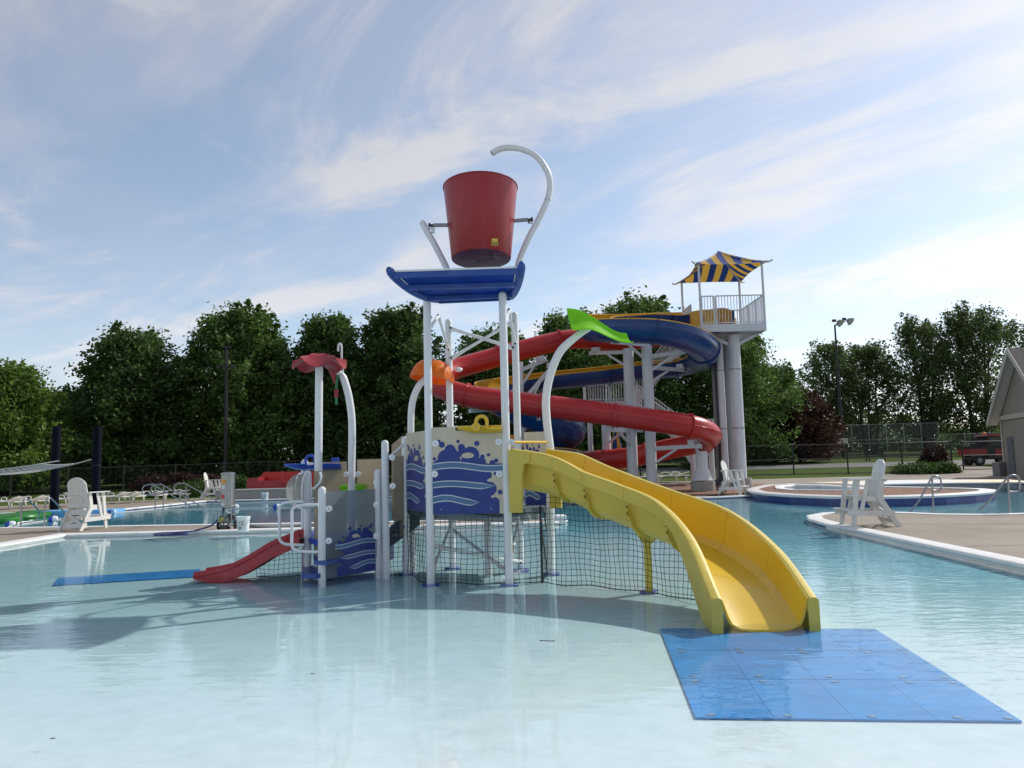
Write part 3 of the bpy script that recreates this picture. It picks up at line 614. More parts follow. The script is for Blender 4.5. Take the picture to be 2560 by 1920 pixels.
def wave_print(pn, x0=605, x1=1345, ytop=865, ybot=1783, U=(0, 1), V0=(0, 1), flip=False, nav=PBLUE):
    o, f0, W0, H0, n_ = pn; lift[0] = 0.0
    f = lambda u, v, e: f0(U[0] + (U[1] - U[0]) * (1 - u if flip else u), V0[0] + (V0[1] - V0[0]) * v, e)
    W, Hh = W0 * (U[1] - U[0]), H0 * (V0[1] - V0[0]); S = Hh / (ybot - ytop); ex = 1.0
    uu = lambda x: (x - x0) / (x1 - x0); vv = lambda y: (ybot - y) / (ybot - ytop)
    kx = (W / (x1 - x0)) / S
    body = [(605, 1783), (605, 1243), (690, 1190), (1060, 1190), (1140, 1250), (1195, 1262), (1250, 1262), (1345, 1262), (1345, 1330), (1240, 1338), (1205, 1342), (1228, 1370), (1222, 1410), (1180, 1428), (1178, 1446), (1240, 1462), (1272, 1500), (1275, 1550), (1240, 1590), (1212, 1602), (1222, 1622), (1262, 1612), (1300, 1640), (1300, 1783)]
    pr = polyp(f, [(uu(x), vv(y)) for x, y in body], nav, o, 'print_wave')
    for x, y, r in ((752, 1195, 92), (795, 1108, 58), (915, 1085, 38), (930, 1150, 60), (1010, 1170, 92), (860, 1195, 70), (1120, 1245, 50), (645, 1245, 42), (675, 1015, 20), (708, 1050, 32), (880, 1020, 18), (1078, 1047, 28), (855, 1115, 10), (628, 1200, 18), (1133, 1188, 23), (1197, 1170, 18), (1275, 1232, 22), (1235, 1254, 28), (1265, 1368, 18), (1310, 1562, 25)):
        if uu(x) + r * S / W <= 1.0 and uu(x) - r * S * kx / W >= 0: discp(f, W, Hh, uu(x), vv(y), r * S, nav, o, 'print_drop', kx)
    fish = [(uu(980 + 66 * math.cos(a)), vv(1175 - 34 * math.sin(a) * (1 if math.sin(a) > 0 else .75))) for a in [2 * math.pi * k / 20 for k in range(20)]]
    polyp(f, fish, CREAM, o, 'print_fish'); polyp(f, [(uu(925), vv(1178)), (uu(888), vv(1190)), (uu(905), vv(1196)), (uu(900), vv(1232))], CREAM, o, 'print_fish_tail')
    for yc, xe, th, amp, tp in ((1292, 1345, 52, 24, False), (1480, 1270, 48, 16, True), (1640, 1105, 52, 26, True)):
        P = [(uu(605 + (xe - 605) * i / 22), vv(yc - amp * math.sin(i / 22 * 5.2 + .2))) for i in range(23)]; t_ = th / (ybot - ytop)
        bandp(f, P, t_ + .022, PWHITE, o, 'print_outline', tp); bandp(f, P, t_, PBAND, o, 'print_band', tp)
ntop = [(0, 0), (1, 0), (1, .955), (.335, .955), (.325, 1), (0, 1)]
d_ = (FR - FL).normalized(); off_ = Vector((0, -.02, 0))
pF = panel(TW, FL + d_ * .05 + off_, FR - d_ * .05 + off_, .90, 2.13, CREAM, notch=ntop); wave_print(pF)
d2_ = (FL - L2).normalized(); pL = panel(TW, L2 + d2_ * .05, FL - d2_ * .09, .92, 2.10, CREAM); wave_print(pL, x1=1320)
pRb = panel(TW, BR + Vector((.10, .02, 0)), RR + Vector((.02, .35, 0)), .9, 2.08, CREAM); wave_print(pRb)
pBk = panel(TW, BL + Vector((-.1, .3, 0)), BR + Vector((.0, .5, 0)), .9, 1.95, CREAM)
for pn in (pF, pL):
    for u in (.12, .82):
        b = MB(); b.cyl(pn[1](u, .055, .004), .011, .012, pn[4], 10); b.build('panel_bolt', GALV, pn[0])
def clamp(px, py, Y, par=TW, r=.045):
    P = at(px, py, Y); b = MB(); b.lathe([(r, -.012), (r, .010), (r * .8, .016), (0, .016)], P, 18, (0, -1, .05)); o = b.build('clamp', WHITE, par); b = MB(); b.cyl(P + Vector((0, -.018, 0)), .010, .01, (0, 1, 0), 8); b.build('bolt', GALV, o)
Z4 = lambda x, y: (950 + x / 4.424, 880 + y / 4.424)
for p in ((612, 1012), (1312, 995), (1318, 1348), (605, 1350)): clamp(*Z4(*p), 10.84)
for p in ((1452, 997), (1858, 997)): clamp(*Z4(*p), 10.83 if p[0] < 1500 else 11.82)
for p in ((135, 1168), (142, 1482)): clamp(*Z4(*p), 11.75)
b = MB(); b.tube([at(*Z4(1475, 997), 10.86), at(*Z4(1840, 997), 11.8)], .020, 10); b.build('entry_bar', YEL, TW)
# yellow play trough with arched handle on the front panel
T0, T1 = at(*Z4(858, 845), 11.10), at(*Z4(1345, 838), 11.10); d3 = T1 - T0; rows = []
for i in range(15):
    t = i / 14; wd = .16 * min(1, math.sin(min(t, .55) / .55 * math.pi / 2) ** .7 + .02); c_ = T0 + d3 * t; rows.append([c_ + Vector((0, math.cos(a) * wd, -math.sin(a) * .09 * min(1, .3 + t * 2) + .03)) for a in [math.pi * k / 8 for k in range(9)]])
b = MB(); b.sheet(rows); tr = b.build('play_trough', YEL, TW, True, 60, solid=.015)
ac = at(*Z4(1122, 770), 10.90)
b = MB(); ra = pxr(13.5, ac); b.tube([ac + Vector((-ra, 0, -.05))] + [ac + Vector((-ra * math.cos(a), 0, ra * math.sin(a))) for a in [math.pi * k / 12 for k in range(13)]] + [ac + Vector((ra, 0, -.09)), ac + Vector((ra + .06, 0, -.10)), ac + Vector((ra + .2, 0, -.10))], .026, 10); b.build('arched_handle', YEL, tr)
dc = at(*Z4(1062, 832), 10.88); b = MB(); b.lathe([(.062, -.03), (.066, 0), (.055, .022), (.02, .03), (0, .03)], dc, 22, (0, -1, 0)); b.build('handle_wheel', YEL, tr)
b = MB(); b.cyl(dc + Vector((0, -.034, 0)), .012, .01, (0, 1, 0), 10); b.build('bolt', GALV, tr)

# spray toys carried on curved pipes
G1 = [(1378, 1421), (1375, 1120), (1366, 1040), (1366, 985), (1378, 930), (1400, 880), (1436, 845), (1476, 818)]
lf = thing('leaf_sprayer', 'lime green leaf sprayer on a curved white pipe beside yellow slide', 'water sprayer', (RR.x, RR.y, flz(RR)))
pts = [Vector((RR.x, RR.y, flz(RR)))] + crv([at(x, y, 11.9) for x, y in G1[1:]], 40); b = MB(); b.tube(pts, [.062] * 30 + [.062 - .018 * i / 11 for i in range(12)], 14); b.build('pipe', WHITE, lf)
b = MB(); b.cyl((RR.x, RR.y, flz(RR) + .018), .13, .036, bev=.008, n=20); b.build('foot_pad', BLUE, lf)
rows = []
for i in range(29):
    t = i / 28; x = 1424 + (1575 - 1424) * t; y = 797 + 46 * sst(.15, .95, t)
    wv = .27 * (1 - .42 * t) * (1 + .03 * math.sin(t * 14)); c_ = at(x, y, 11.75)
    tw = R(62 - 22 * t); row = []
    for k in range(11):
        s_ = (k - 5) / 5; bow = -.06 * (1 - s_ * s_); row.append(c_ + Vector((-.03 * s_, wv * s_ * math.cos(tw) - bow * math.sin(tw), wv * s_ * math.sin(tw) * .80 + bow * math.cos(tw))))
    rows.append(row)
b = MB(); b.sheet(rows); b.build('leaf_blade', LIME, lf, True, 70, solid=.014)
b = MB(); b.tube([r_[5] - Vector((0, 0, .02)) for r_ in rows[2:26]], .014, 8); b.build('leaf_midrib', LIME, lf)

dm = thing('dome_sprayer', 'orange dome sprayer on a curved white pipe behind the tower', 'water sprayer', (-1.62, 12.9, -.25))
P0 = at(1027, 1080, 12.9); pts = [Vector((P0.x, P0.y, -.25))] + crv([at(x, y, 12.9) for x, y in ((1027, 1080), (1028, 1030), (1034, 994), (1047, 965), (1062, 948), (1076, 940))], 24)
dm.location = (P0.x, P0.y, -.25); b = MB(); b.tube(pts, .056, 14); b.build('pipe', WHITE, dm)
c_ = at(1079, 950, 12.9); rd = pxr(56, c_); b = MB(); b.lathe([(rd * math.cos(a) ** .8, rd * .92 * math.sin(a)) for a in [math.pi / 2 * k / 10 for k in range(10)]] + [(0.0, rd * .92)], c_, 14, (.16, .1, 1)); b.build('dome', ORANGE, dm, True, 22, solid=.015)
b = MB(); b.ball(c_ + Vector((.02, 0, rd * .93)), .045, 10); b.build('finial', WHITE, dm)
b = MB(); b.ball(at(1146, 924, 12.9), .08, 12, (.9, .7, .5)); b.tube([at(1126, 922, 12.9), at(1072, 915, 12.9)], .03, 8); b.build('side_nozzle', WHITE, dm)

def fl(px, Y): p = at(px, 1300, Y); return Vector((p.x, p.y, -depth(p.x, p.y)))
fw = thing('flower_sprayer', 'faded red scalloped flower canopy on a straight white post', 'water sprayer', fl(796, 12.2))
b = MB(); p0 = fl(794, 12.2); p1 = at(798, 898, 12.2); b.tube([p0, p1], .060, 18); b.build('post', WHITE, fw)
c_ = at(798, 893, 12.2); rows = []
for i in range(13):
    r_ = .02 + .39 * i / 12; row = []
    for k in range(97):
        a = 2 * math.pi * k / 96; q = (i / 12) ** 1.5; sc_ = abs(math.cos(a * 2.5 + .4))
        row.append(c_ + Vector((r_ * math.cos(a) * (1 + .07 * q * (1 - sc_)), r_ * math.sin(a), .03 - .045 * q - .185 * q * sc_ ** .8 + .03 * math.sin(math.pi * min(1, i / 7)))))
    rows.append(row)
b = MB(); b.sheet(rows); b.build('canopy', PETAL, fw, True, 60, solid=.012)
b = MB(); b.tube([c_ + Vector((.065 * math.cos(a), .065 * math.sin(a), .035 + .008 * math.sin(3 * a))) for a in [2 * math.pi * k / 20 for k in range(21)]], .018, 8); b.build('crown_ring', PETAL, fw)

bt = thing('trumpet_sprayer', 'curved white pipe with red funnel and green tube hanging down', 'water sprayer', fl(879, 12.6))
pts = [fl(879, 12.6)] + crv([at(x, y, 12.6) for x, y in ((879, 1180), (880, 1060), (874, 1003), (866, 968), (857, 942), (848, 932))], 30); b = MB(); b.tube(pts, [.060] * 24 + [.060 - .003 * i for i in range(8)], 14); b.build('pipe', WHITE, bt)
b = MB(); b.ball(at(847, 933, 12.6), .062, 12); b.build('elbow_cap', WHITE, bt)
b = MB(); b.tube(crv([at(x, y, 12.6) for x, y in ((857, 932), (854, 900), (854, 868), (850, 859), (846, 864), (845, 878))], 24), .016, 8); b.build('hook_pipe', WHITE, bt)
b = MB(); b.tube(crv([at(x, y, 12.55) for x, y in ((845, 938), (842, 955), (841, 975), (841, 1011))], 16), .020, 10); b.build('green_tube', GREENP, bt)
P = at(838, 955, 12.6); b = MB(); b.lathe([(.125, .13), (.095, .02), (.05, -.08), (.015, -.17)], at(838, 932, 12.62), 20, (0, 0, 1)); b.build('funnel', PETAL, bt, True, 50, solid=.008)
b = MB(); b.lathe([(.012, -.07), (.032, -.055), (.036, .05), (.026, .075), (.012, .08)], at(841, 984, 12.55), 14); b.build('red_nozzle', PETAL, bt)

# ------------------------------------------------------------------ toddler deck at the left of the tower
TD = thing('toddler_deck', 'low white post toddler deck with frosted panels and hoop rails', 'play structure', (-2.4, 11.9, -.15))
A = gp(805, 1450); B_ = gp(769, 1433); C_ = gp(761, 1418); Dp = gp(965, 1430); E_ = gp(946, 1428)
def pst(p, toppx, py): return post(p, at(toppx, py, p.y).z, TD, .057, WHITE, False)
pst(A, 805, 1216); pst(B_, 769, 1176); pst(C_, 761, 1148); pst(Dp, 965, 1100); E2 = pst(E_, 946, 1173)
FROST = mat_frost('frosted_clear_panel', (.52, .58, .62), .62); FROSTT = mat_frost('frosted_tan_panel', (.52, .46, .37), .22); BUB = mat_frost('clear_bubble_plastic', (.62, .62, .58), .55, .2)
tp_ = panel(TD, A + Vector((.08, -.02, 0)), E_ + Vector((-.03, -.04, 0)), .02, 1.25, FROST); wave_print(tp_, U=(.14, 1.0), V0=(.0, .68), flip=True)
for px, py, Y in ((822, 1272, 11.08), (822, 1352, 11.08), (941, 1262, 11.72), (941, 1340, 11.72), (941, 1206, 11.75)): clamp(px, py, Y, TD)
b = MB(); b.prism([(A.x, A.y), (E_.x, E_.y), (Dp.x + .1, Dp.y + .9), (C_.x - .05, C_.y + .3), (B_.x, B_.y)], .46, .54); b.build('platform', BLUE, TD, False)
b = MB(); b.prism([(A.x + .05, A.y + .06), (E_.x, E_.y + .05), (Dp.x, Dp.y + .8), (C_.x + .1, C_.y + .3)], .10, .455); b.build('platform_skirt', mat('navy_skirt_plastic', (.015, .03, .11), .5), TD, False)
s0 = atz(745, 1420, .06); s1 = atz(812, 1445, .06)
for z, k in ((.10, 0), (.28, .16)):
    b = MB(); b.prism([(A.x - .28 + k, A.y - .05 + k * .3), (A.x - .05 + k, A.y - .14), (E_.x - .3, E_.y - .10), (E_.x - .35, E_.y + .4), (B_.x - .1 + k, B_.y + .1)], z - .06, z); b.build('step', TRAY, TD, False)
def hoop(px0, px1, y0, y1, Y, pst_):
    a_, c_ = at(px1, y0, Y), at(px1, y1, Y); P = [a_, at(px0 + (px1 - px0) * .45, y0 + 1, Y), at(px0 + 9, y0 + 5, Y), at(px0, y0 + 17, Y), at(px0, (y0 + y1) / 2, Y), at(px0, y1 - 17, Y), at(px0 + 9, y1 - 5, Y), at(px0 + (px1 - px0) * .45, y1 - 1, Y), c_]
    b = MB(); b.tube(crv(P, 48), .022, 10); b.build('hoop_rail', WHITE, TD)
hoop(699, 760, 1254, 1363, 11.8, None); hoop(730, 796, 1262, 1380, 11.15, None)
for px, Y in ((748, 12.5), (765, 12.1)):
    c_ = at(px, 1227, Y); rr_ = .27; b = MB(); b.lathe([(rr_, 0), (rr_ * .96, .05), (rr_ * .8, .12), (rr_ * .5, .18), (0, .2)], c_, 32, (-1, -.15, 0)); o = b.build('bubble_window', BUB, TD, True, 60)
    b = MB(); b.tube([c_ + Vector((.01, rr_ * math.cos(a), rr_ * math.sin(a))) for a in [2 * math.pi * k / 32 for k in range(33)]], .012, 6); b.build('bubble_rim', WHITE, o)
for x0, x1, y0, Ya, Yb in ((806, 866, 1155, 12.9, 12.9), (892, 955, 1149, 12.9, 12.7), (983, 1008, 1140, 12.4, 12.4)):
    a_, c_ = at(x0, y0, Ya), at(x1, y0, Yb); pn = panel(TD, Vector((a_.x, a_.y, 0)), Vector((c_.x, c_.y, 0)), .5, a_.z, FROSTT)
a_, c_ = at(785, 1178, 11.9), at(806, 1178, 11.6); panel(TD, Vector((a_.x, a_.y, 0)), Vector((c_.x, c_.y, 0)), .3, a_.z, FROSTT)
for px, py in ((866, 1186), (895, 1185)): clamp(px, py, 12.5, TD)
b = MB(); b.tube(crv([at(785, 1222, 11.8), at(797, 1210, 11.6), at(803, 1196, 11.5), at(800, 1180, 11.5)], 14), .018, 8); b.build('grab_handle', WHITE, TD)
# ramp with railing up to the tower
a_ = Vector((Dp.x, Dp.y + .2, .5)); c_ = Vector((L2.x + .1, L2.y + .3, .95))
for i in range(4):
    q = a_.lerp(c_, (i + .5) / 4); b = MB(); b.box((q.x, q.y + .3, q.z - .02), (.22, .8, .05)); b.build('stair_tread', mat('grey_tread_%d' % i, (.10, .13, .17), .6), TD, False)
b = MB(); b.extr([a_ + Vector((-.15, -.12, -.28)), c_ + Vector((.1, -.12, -.30)), c_ + Vector((.1, -.12, .05)), a_ + Vector((-.15, -.12, .0))], (0, -.03, 0)); b.build('stair_side', mat('slate_side_panel', (.06, .085, .12), .5), TD, False)
a2, c2 = at(966, 1142, 11.9), at(1008, 1112, 12.2); b = MB(); b.tube(crv([a2 + Vector((.05, 0, 0)), a2.lerp(c2, .45) + Vector((0, 0, -.03)), c2], 12), .022, 10); b.build('hand_rail', WHITE, TD)
a_, c_ = at(980, 1108, 12.6), at(1006, 1096, 12.9); b = MB(); b.extr([at(979, 1112, 12.6), at(1007, 1088, 12.6), at(1007, 1290, 12.6), at(979, 1300, 12.6)], (0, .015, 0)); b.build('panel', FROSTT, TD, False)
# blue play trough and wheel
P = at(762, 1172, 12.6); rows = []
T0, T1 = at(710, 1165, 12.6), at(858, 1164, 13.0); d3 = T1 - T0
for i in range(15):
    t = i / 14; wd = .2 * min(1, math.sin(min(t, .3) / .3 * math.pi / 2) ** .7 + .02); c_ = T0 + d3 * t; rows.append([c_ + Vector((0, math.cos(a) * wd, -math.sin(a) * .10 * min(1, .3 + t * 3) + .03)) for a in [math.pi * k / 8 for k in range(9)]])
b = MB(); b.sheet(rows); tr = b.build('play_trough', BLUE, TD, True, 60, solid=.015)
wc = at(776, 1151, 12.5); b = MB(); b.tube([wc + Vector((.075 * math.cos(a), 0, .075 * math.sin(a))) for a in [2 * math.pi * k / 24 for k in range(25)]], .024, 8); b.build('hand_wheel', BLUE, tr)
b = MB(); b.tube([at(768, 1159, 12.3), at(783, 1159, 12.3)], .02, 8); b.build('wheel_axle', WHITE, tr)
b = MB(); b.box(at(838, 1149, 13.0), (.11, .06, .07)); b.build('trough_block', BLUE, tr, False)
lt = at(855, 1222, 12.7); b = MB(); b.extr([at(848, 1216, 12.7), at(917, 1213, 12.7), at(910, 1226, 12.7), at(852, 1227, 12.7)], (0, .25, .02)); b.build('lime_seat', LIME, TD, False)

# ------------------------------------------------------------------ yellow slide
CT = np.array([[0.241, 11.347], [0.726, 11.006], [1.208, 10.676], [1.685, 10.21], [2.141, 9.542], [2.361, 8.72], [2.36, 7.66]])
ZL = [1.796, 1.696, 1.462, 1.291, 1.075, 0.736, 0.262]; ZR = [1.794, 1.696, 1.446, 1.21, 0.988, 0.648, 0.250]
NS = 90; Cc = crv([(x, y, z) for (x, y), z in zip(CT, ZL)], NS); Cr = crv([(x, y, z) for (x, y), z in zip(CT, ZR)], NS)
YS = thing('yellow_slide', 'wide yellow open slide curving from the tower down to a blue mat', 'slide', (1.6, 9.6, -.15))
sec = []
for i in range(NS + 1):
    t = (Cc[min(i + 1, NS)] - Cc[max(i - 1, 0)]); t.z = 0; t.normalize(); n_ = Vector((t.y, -t.x, 0)); n_ = n_ if True else -n_
    A_ = Vector((Cc[i].x, Cc[i].y, Cc[i].z)) + n_ * .46; B2 = Vector((Cc[i].x, Cc[i].y, Cr[i].z)) - n_ * .46; sec.append((A_, B2, n_, t))
def dsc(i): s_ = i / NS; return 1.0 if s_ < .55 else 1.0 - .46 * sst(.55, 1.0, s_)
def yp(i, wq, h):
    A_, B2, n_, t = sec[i]; return A_.lerp(B2, (wq + .46) / .92) + Vector((0, 0, h))
INN = [(-.405, -.02), (-.38, -.15), (-.352, -.32), (-.318, -.44), (-.24, -.52), (-.1, -.545), (0, -.55), (.1, -.545), (.24, -.52), (.318, -.44), (.352, -.32), (.38, -.15), (.405, -.02)]
LIPR = [(.415, -.006), (.435, .004), (.475, .004), (.50, -.004), (.512, -.022), (.515, -.165), (.508, -.175), (.45, -.177)]
OUT = [(.396, -.179), (.372, -.34), (.338, -.465), (.235, -.555), (.1, -.588), (0, -.594)]
def ring(i, grow=0.0, kind='all'):
    k_ = dsc(i); P = []
    body = [(x * (1 + grow), y * k_ - grow * .9) for x, y in OUT]; 
    zl_ = Cc[i].z; k2 = 1 + sst(.72, 1, i / NS) * ((zl_ + .07) / .172 - 1); lip = [(x, y * (1 if y > -.05 else k2)) for x, y in LIPR]
    inn = [(x, y * k_) for x, y in INN]
    loop = inn + lip + body + [(-x, y) for x, y in reversed(body[:-1])] + [(-x, y) for x, y in reversed(lip)]
    return [yp(i, x, y) for x, y in loop]
JN = [0, 17, 30, 47, 62, 76, NS]
for j in range(len(JN) - 1):
    i0, i1 = JN[j], JN[j + 1]; rows = [ring(i) for i in range(i0, i1 + 1)]; g = .0025
    for q in range(len(rows[0])):       # hairline gap at each joint
        if j > 0: rows[0][q] = rows[0][q].lerp(rows[1][q], .05)
        if j < len(JN) - 2: rows[-1][q] = rows[-1][q].lerp(rows[-2][q], .05)
    n_ = len(rows[0]); b = MB(); b.add([p for r_ in rows for p in r_], [(a * n_ + k, a * n_ + (k + 1) % n_, (a + 1) * n_ + (k + 1) % n_, (a + 1) * n_ + k) for a in range(len(rows) - 1) for k in range(n_)] + [tuple(range(n_)), tuple(range((len(rows) - 1) * n_, len(rows) * n_))])
    o = b.build('slide_section', YEL, YS, True, 24); o.data.materials.append(YEL_E)
    ni = len(INN); k_out = {k for k in range(ni, n_)}
    for p in o.data.polygons:
        vi = [v % n_ for v in p.vertices]
        if len(vi) == 4 and any(v in k_out for v in vi) : p.material_index = 1
for i in JN[1:-1]:
    b = MB(); P0, P1 = [], []; t = sec[i][3]; k_ = dsc(i)
    prof = [(.452, -.18), (.47, -.21), (.452, -.36), (.385, -.505), (.26, -.60), (.1, -.634), (0, -.64)]; inn_ = [(.42, -.20), (.395, -.34), (.335, -.47), (.23, -.552), (.1, -.586), (0, -.59)]
    loop = [(x, y * k_) for x, y in prof] + [(-x, y * k_) for x, y in reversed(prof[:-1])] + [(-x, y * k_) for x, y in inn_] + [(x, y * k_) for x, y in reversed(inn_[:-1])]
    P = [yp(i, x, y) for x, y in loop]; n_ = len(P); T3 = Vector((t.x, t.y, (Cc[min(i + 1, NS)].z - Cc[i - 1].z) / max(1e-6, (Cc[min(i + 1, NS)] - Cc[i - 1]).xy.length))).normalized()
    m_ = len(prof) * 2 - 1; fr_ = [(k, k + 1, n_ - 2 - k, n_ - 1 - k) for k in range(m_ - 1)]
    va = [p - T3 * .016 for p in P] + [p + T3 * .016 for p in P]
    fs = []
    outer = list(range(m_)); inner = list(range(m_, n_))[::-1]
    for k in range(min(len(outer), len(inner)) - 1):
        fs += [(outer[k], outer[k + 1], inner[k + 1], inner[k]), tuple(x + n_ for x in (outer[k], inner[k], inner[k + 1], outer[k + 1])), (outer[k], outer[k] + n_, outer[k + 1] + n_, outer[k + 1])]
    b.add(va, fs); fo = b.build('joint_flange', YEL_E, YS, True, 30)
    for x, y in ((.452, -.25), (.445, -.33), (.42, -.42), (.37, -.495), (.30, -.55), (.22, -.592), (.1, -.615), (-.1, -.615), (-.22, -.592), (-.3, -.55), (-.37, -.495), (-.42, -.42), (-.445, -.33), (-.452, -.25)):
        b = MB(); b.cyl(yp(i, x * .985, y * k_) - T3 * .022, .012, .014, T3, 6); b.build('flange_bolt', DARK, fo)
# end caps and the entry apron
for s_ in (-1, 1):
    A_, B2, n_, t = sec[NS]; b = MB(); zt = (A_ if s_ < 0 else B2).z
    prof = [(.408, -.07), (.408, zt - .02), (.432, zt + .003), (.49, zt + .003), (.514, zt - .022), (.514, -.07)]
    b.extr([Vector((0, 0, z)) + (A_.lerp(B2, (s_ * x + .46) / .92) * Vector((1, 1, 0))) for x, z in prof], t * .012); b.build('end_cap', YEL_E, YS, False)
for s_ in (-1, 1):
    A_ = yp(2, s_ * .488, 0); T2 = sec[2][3]; zt = A_.z - .004; n_ = sec[2][2] * (-s_)
    P = [(-.09, 0), (.26, -.03), (.26, -.18), (.16, -.2), (.13, -.33), (.10, -.86), (-.09, -.86)]
    b = MB(); b.extr([A_ + T2 * x + Vector((0, 0, y - .006)) - n_ * .04 * 0 for x, y in P], n_ * (.045)); b.build('entry_apron', YEL_E, YS, False)
px_, Yl = 1622, 10.18; P = at(px_, 1457, Yl); zf_ = -depth(P.x, P.y); zu = min(yp(48, -.2, -.56).z, .70)
b = MB(); b.beam((P.x, P.y, zf_), (P.x, P.y, zu - .12), .085, .085); lg = b.build('support_leg', YEL_E, YS, False)
b = MB(); b.extr([Vector((P.x - .16, P.y - .02, zu + .02)), Vector((P.x - .05, P.y - .02, zu - .14)), Vector((P.x + .05, P.y - .02, zu - .14)), Vector((P.x + .16, P.y - .02, zu - .04))], (0, .05, 0)); b.build('saddle_bracket', YEL_E, lg, False)
b = MB(); b.cyl((P.x, P.y, zf_ + .015), .12, .03, bev=.006, n=18); b.build('foot_pad', BLUE, lg)

# ------------------------------------------------------------------ nets under the decks
def net(par, P, ztop, sp=.074, r=.0033, zbot=None):
    Q = resamp(P, max(3, int(sum((Vector(a) - Vector(c)).length for a, c in zip(P, P[1:])) / sp))); b = MB(); n_ = len(Q); cols = []
    for i, q in enumerate(Q):
        t = i / (n_ - 1); z1 = ztop(t); z0 = -depth(q.x, q.y) + .01 if zbot is None else zbot(t); k_ = max(2, int(1.35 / sp)); nr = max(1, int((z1 - z0) / sp + .5)); cols.append((q, z0, z1))
    ph = rnd.random() * 9
    def pt(i, z):
        q = cols[i][0]; return Vector((q.x + .010 * math.sin(z * 9 + i * .7 + ph) + .006 * math.sin(i * 2.1), q.y + .014 * math.sin(z * 6 + i * .45 + ph), z + .012 * math.sin(i * .55 + z * 4 + ph)))
    zmin = min(c[1] for c in cols); zmax = max(c[2] for c in cols)
    for i, (q, z0, z1) in enumerate(cols):
        m_ = max(2, int((z1 - z0) / .07)); b.tube([pt(i, z0 + (z1 - z0) * k / m_) for k in range(m_ + 1)], r, 4, False)
    z = zmin + sp
    while z < zmax:
        run = []
        for i, (q, z0, z1) in enumerate(cols):
            if z0 <= z <= z1: run.append(pt(i, z))
            else:
                if len(run) > 1: b.tube(run, r, 4, False)
                run = []
        if len(run) > 1: b.tube(run, r, 4, False)
        z += sp
    b.tube([pt(i, c[2]) for i, c in enumerate(cols)], r * 2.2, 5, False); b.tube([pt(i, c[1] + .02) for i, c in enumerate(cols)], r * 2.2, 5, False)
    o = b.build('net', NETM, par); o['kind'] = 'stuff'; return o
net(TW, [FL + Vector((.06, .03, 0)), FR + Vector((-.06, .03, 0))], lambda t: .88)
net(TW, [L2, FL + Vector((-.06, .05, 0))], lambda t: .90)
kx = Vector((.36, 11.3, 0)); net(TW, [FR + Vector((.06, .03, 0)), kx], lambda t: .88)
net(TW, [kx, RR + Vector((-.06, -.02, 0))], lambda t: .86)
net(TW, [Dp, L2], lambda t: .50 + .3 * t)
b = MB(); b.tube([kx + Vector((0, -.01, -.2)), kx + Vector((0, -.01, .98))], .018, 8); b.build('net_rope', BLACK, TW)
iy = [int(6 + 58 * k / 40) for k in range(41)]; base_ = [Vector((yp(i, -.12, 0).x, yp(i, -.12, 0).y, 0)) for i in iy]
net(YS, base_, lambda t: yp(int(6 + 58 * t), -.12, -.57 * dsc(int(6 + 58 * t))).z)

# ------------------------------------------------------------------ small red slide and landing mats
RS = thing('toddler_slide', 'short red plastic slide dropping from the toddler deck to water', 'slide', (-4.1, 12.4, -.2))
Pr = crv([at(760, 1322, 12.2), at(740, 1331, 12.2), at(690, 1352, 12.22), at(640, 1382, 12.25), at(590, 1408, 12.3), at(550, 1419, 12.33), at(518, 1425, 12.35), at(503, 1427, 12.35)], 44)
rows = []
for i, p in enumerate(Pr):
    t = i / 44; hw = .25; k_ = 1 - .62 * sst(.5, 1, t); hh = .15 * k_
    prof = [(-.275, -.24 * k_), (-.27, .0), (-.262, .016), (-.235, .016), (-.225, 0), (-.205, -.09 * k_), (-.13, -.12 * k_), (.13, -.12 * k_), (.205, -.09 * k_), (.225, 0), (.235, .016), (.262, .016), (.27, 0), (.275, -.24 * k_)]
    rows.append([p + Vector((0, x, max(y, -p.z - .1))) for x, y in prof])
b = MB(); b.sheet(rows); b.build('chute', REDS, RS, True, 35, solid=.014)
for s_ in (-1, 1):
    b = MB(); b.tube([p + Vector((0, s_ * .272, -.055)) for p in Pr], .010, 6); b.build('side_rib', REDS, RS)
b = MB(); b.extr([rows[-1][0], rows[-1][2], rows[-1][4], rows[-1][6], rows[-1][7], rows[-1][9], rows[-1][11], rows[-1][13]], (-.015, 0, 0)); b.build('chute_end', REDS, RS, False)
net(RS, [at(675, 1330, 12.5) * Vector((1, 1, 0)) if False else Vector((at(640, 1330, 12.45).x, 12.45, 0)), Vector((at(756, 1330, 12.45).x, 12.45, 0))], lambda t: .05 + .52 * t, .07)

def mat_pad(label, quad, nx, ny, lift_, wx, seed):
    c_ = sum((Vector(q) for q in quad), Vector()) / 4; root = thing('landing_mat', label, 'mat', c_); q = [Vector(p) for p in quad]
    f = lambda u, v: q[0].lerp(q[1], u).lerp(q[3].lerp(q[2], u), v)
    for i in range(nx):
        for j in range(ny):
            g = .0025; L_u = (q[1] - q[0]).length; L_v = (q[3] - q[0]).length; gu, gv = .0015 / L_u, (.006 if ny > 1 else .003) / L_v
            P = [f((i + a) / nx + (gu if a == 0 else -gu), (j + c) / ny + (gv if c == 0 else -gv)) for a, c in ((0, 0), (1, 0), (1, 1), (0, 1))]
            P = [Vector((p.x, p.y, -depth(p.x, p.y) + .004)) for p in P]; b = MB(); b.extr(P, (0, 0, lift_)); b.build('mat_tile', MATB, root, False)
    for u, v in wx:
        p = f(u, v); z = -depth(p.x, p.y) + lift_ + .006; b = MB(); b.cyl((p.x, p.y, z), .030, .006, n=16); b.build('washer', MATG, root)
    return root
def fz(px, py):
    P = atz(px, py, -.1)
    for _ in range(6): P = atz(px, py, -depth(P.x, P.y) + .03)
    return P
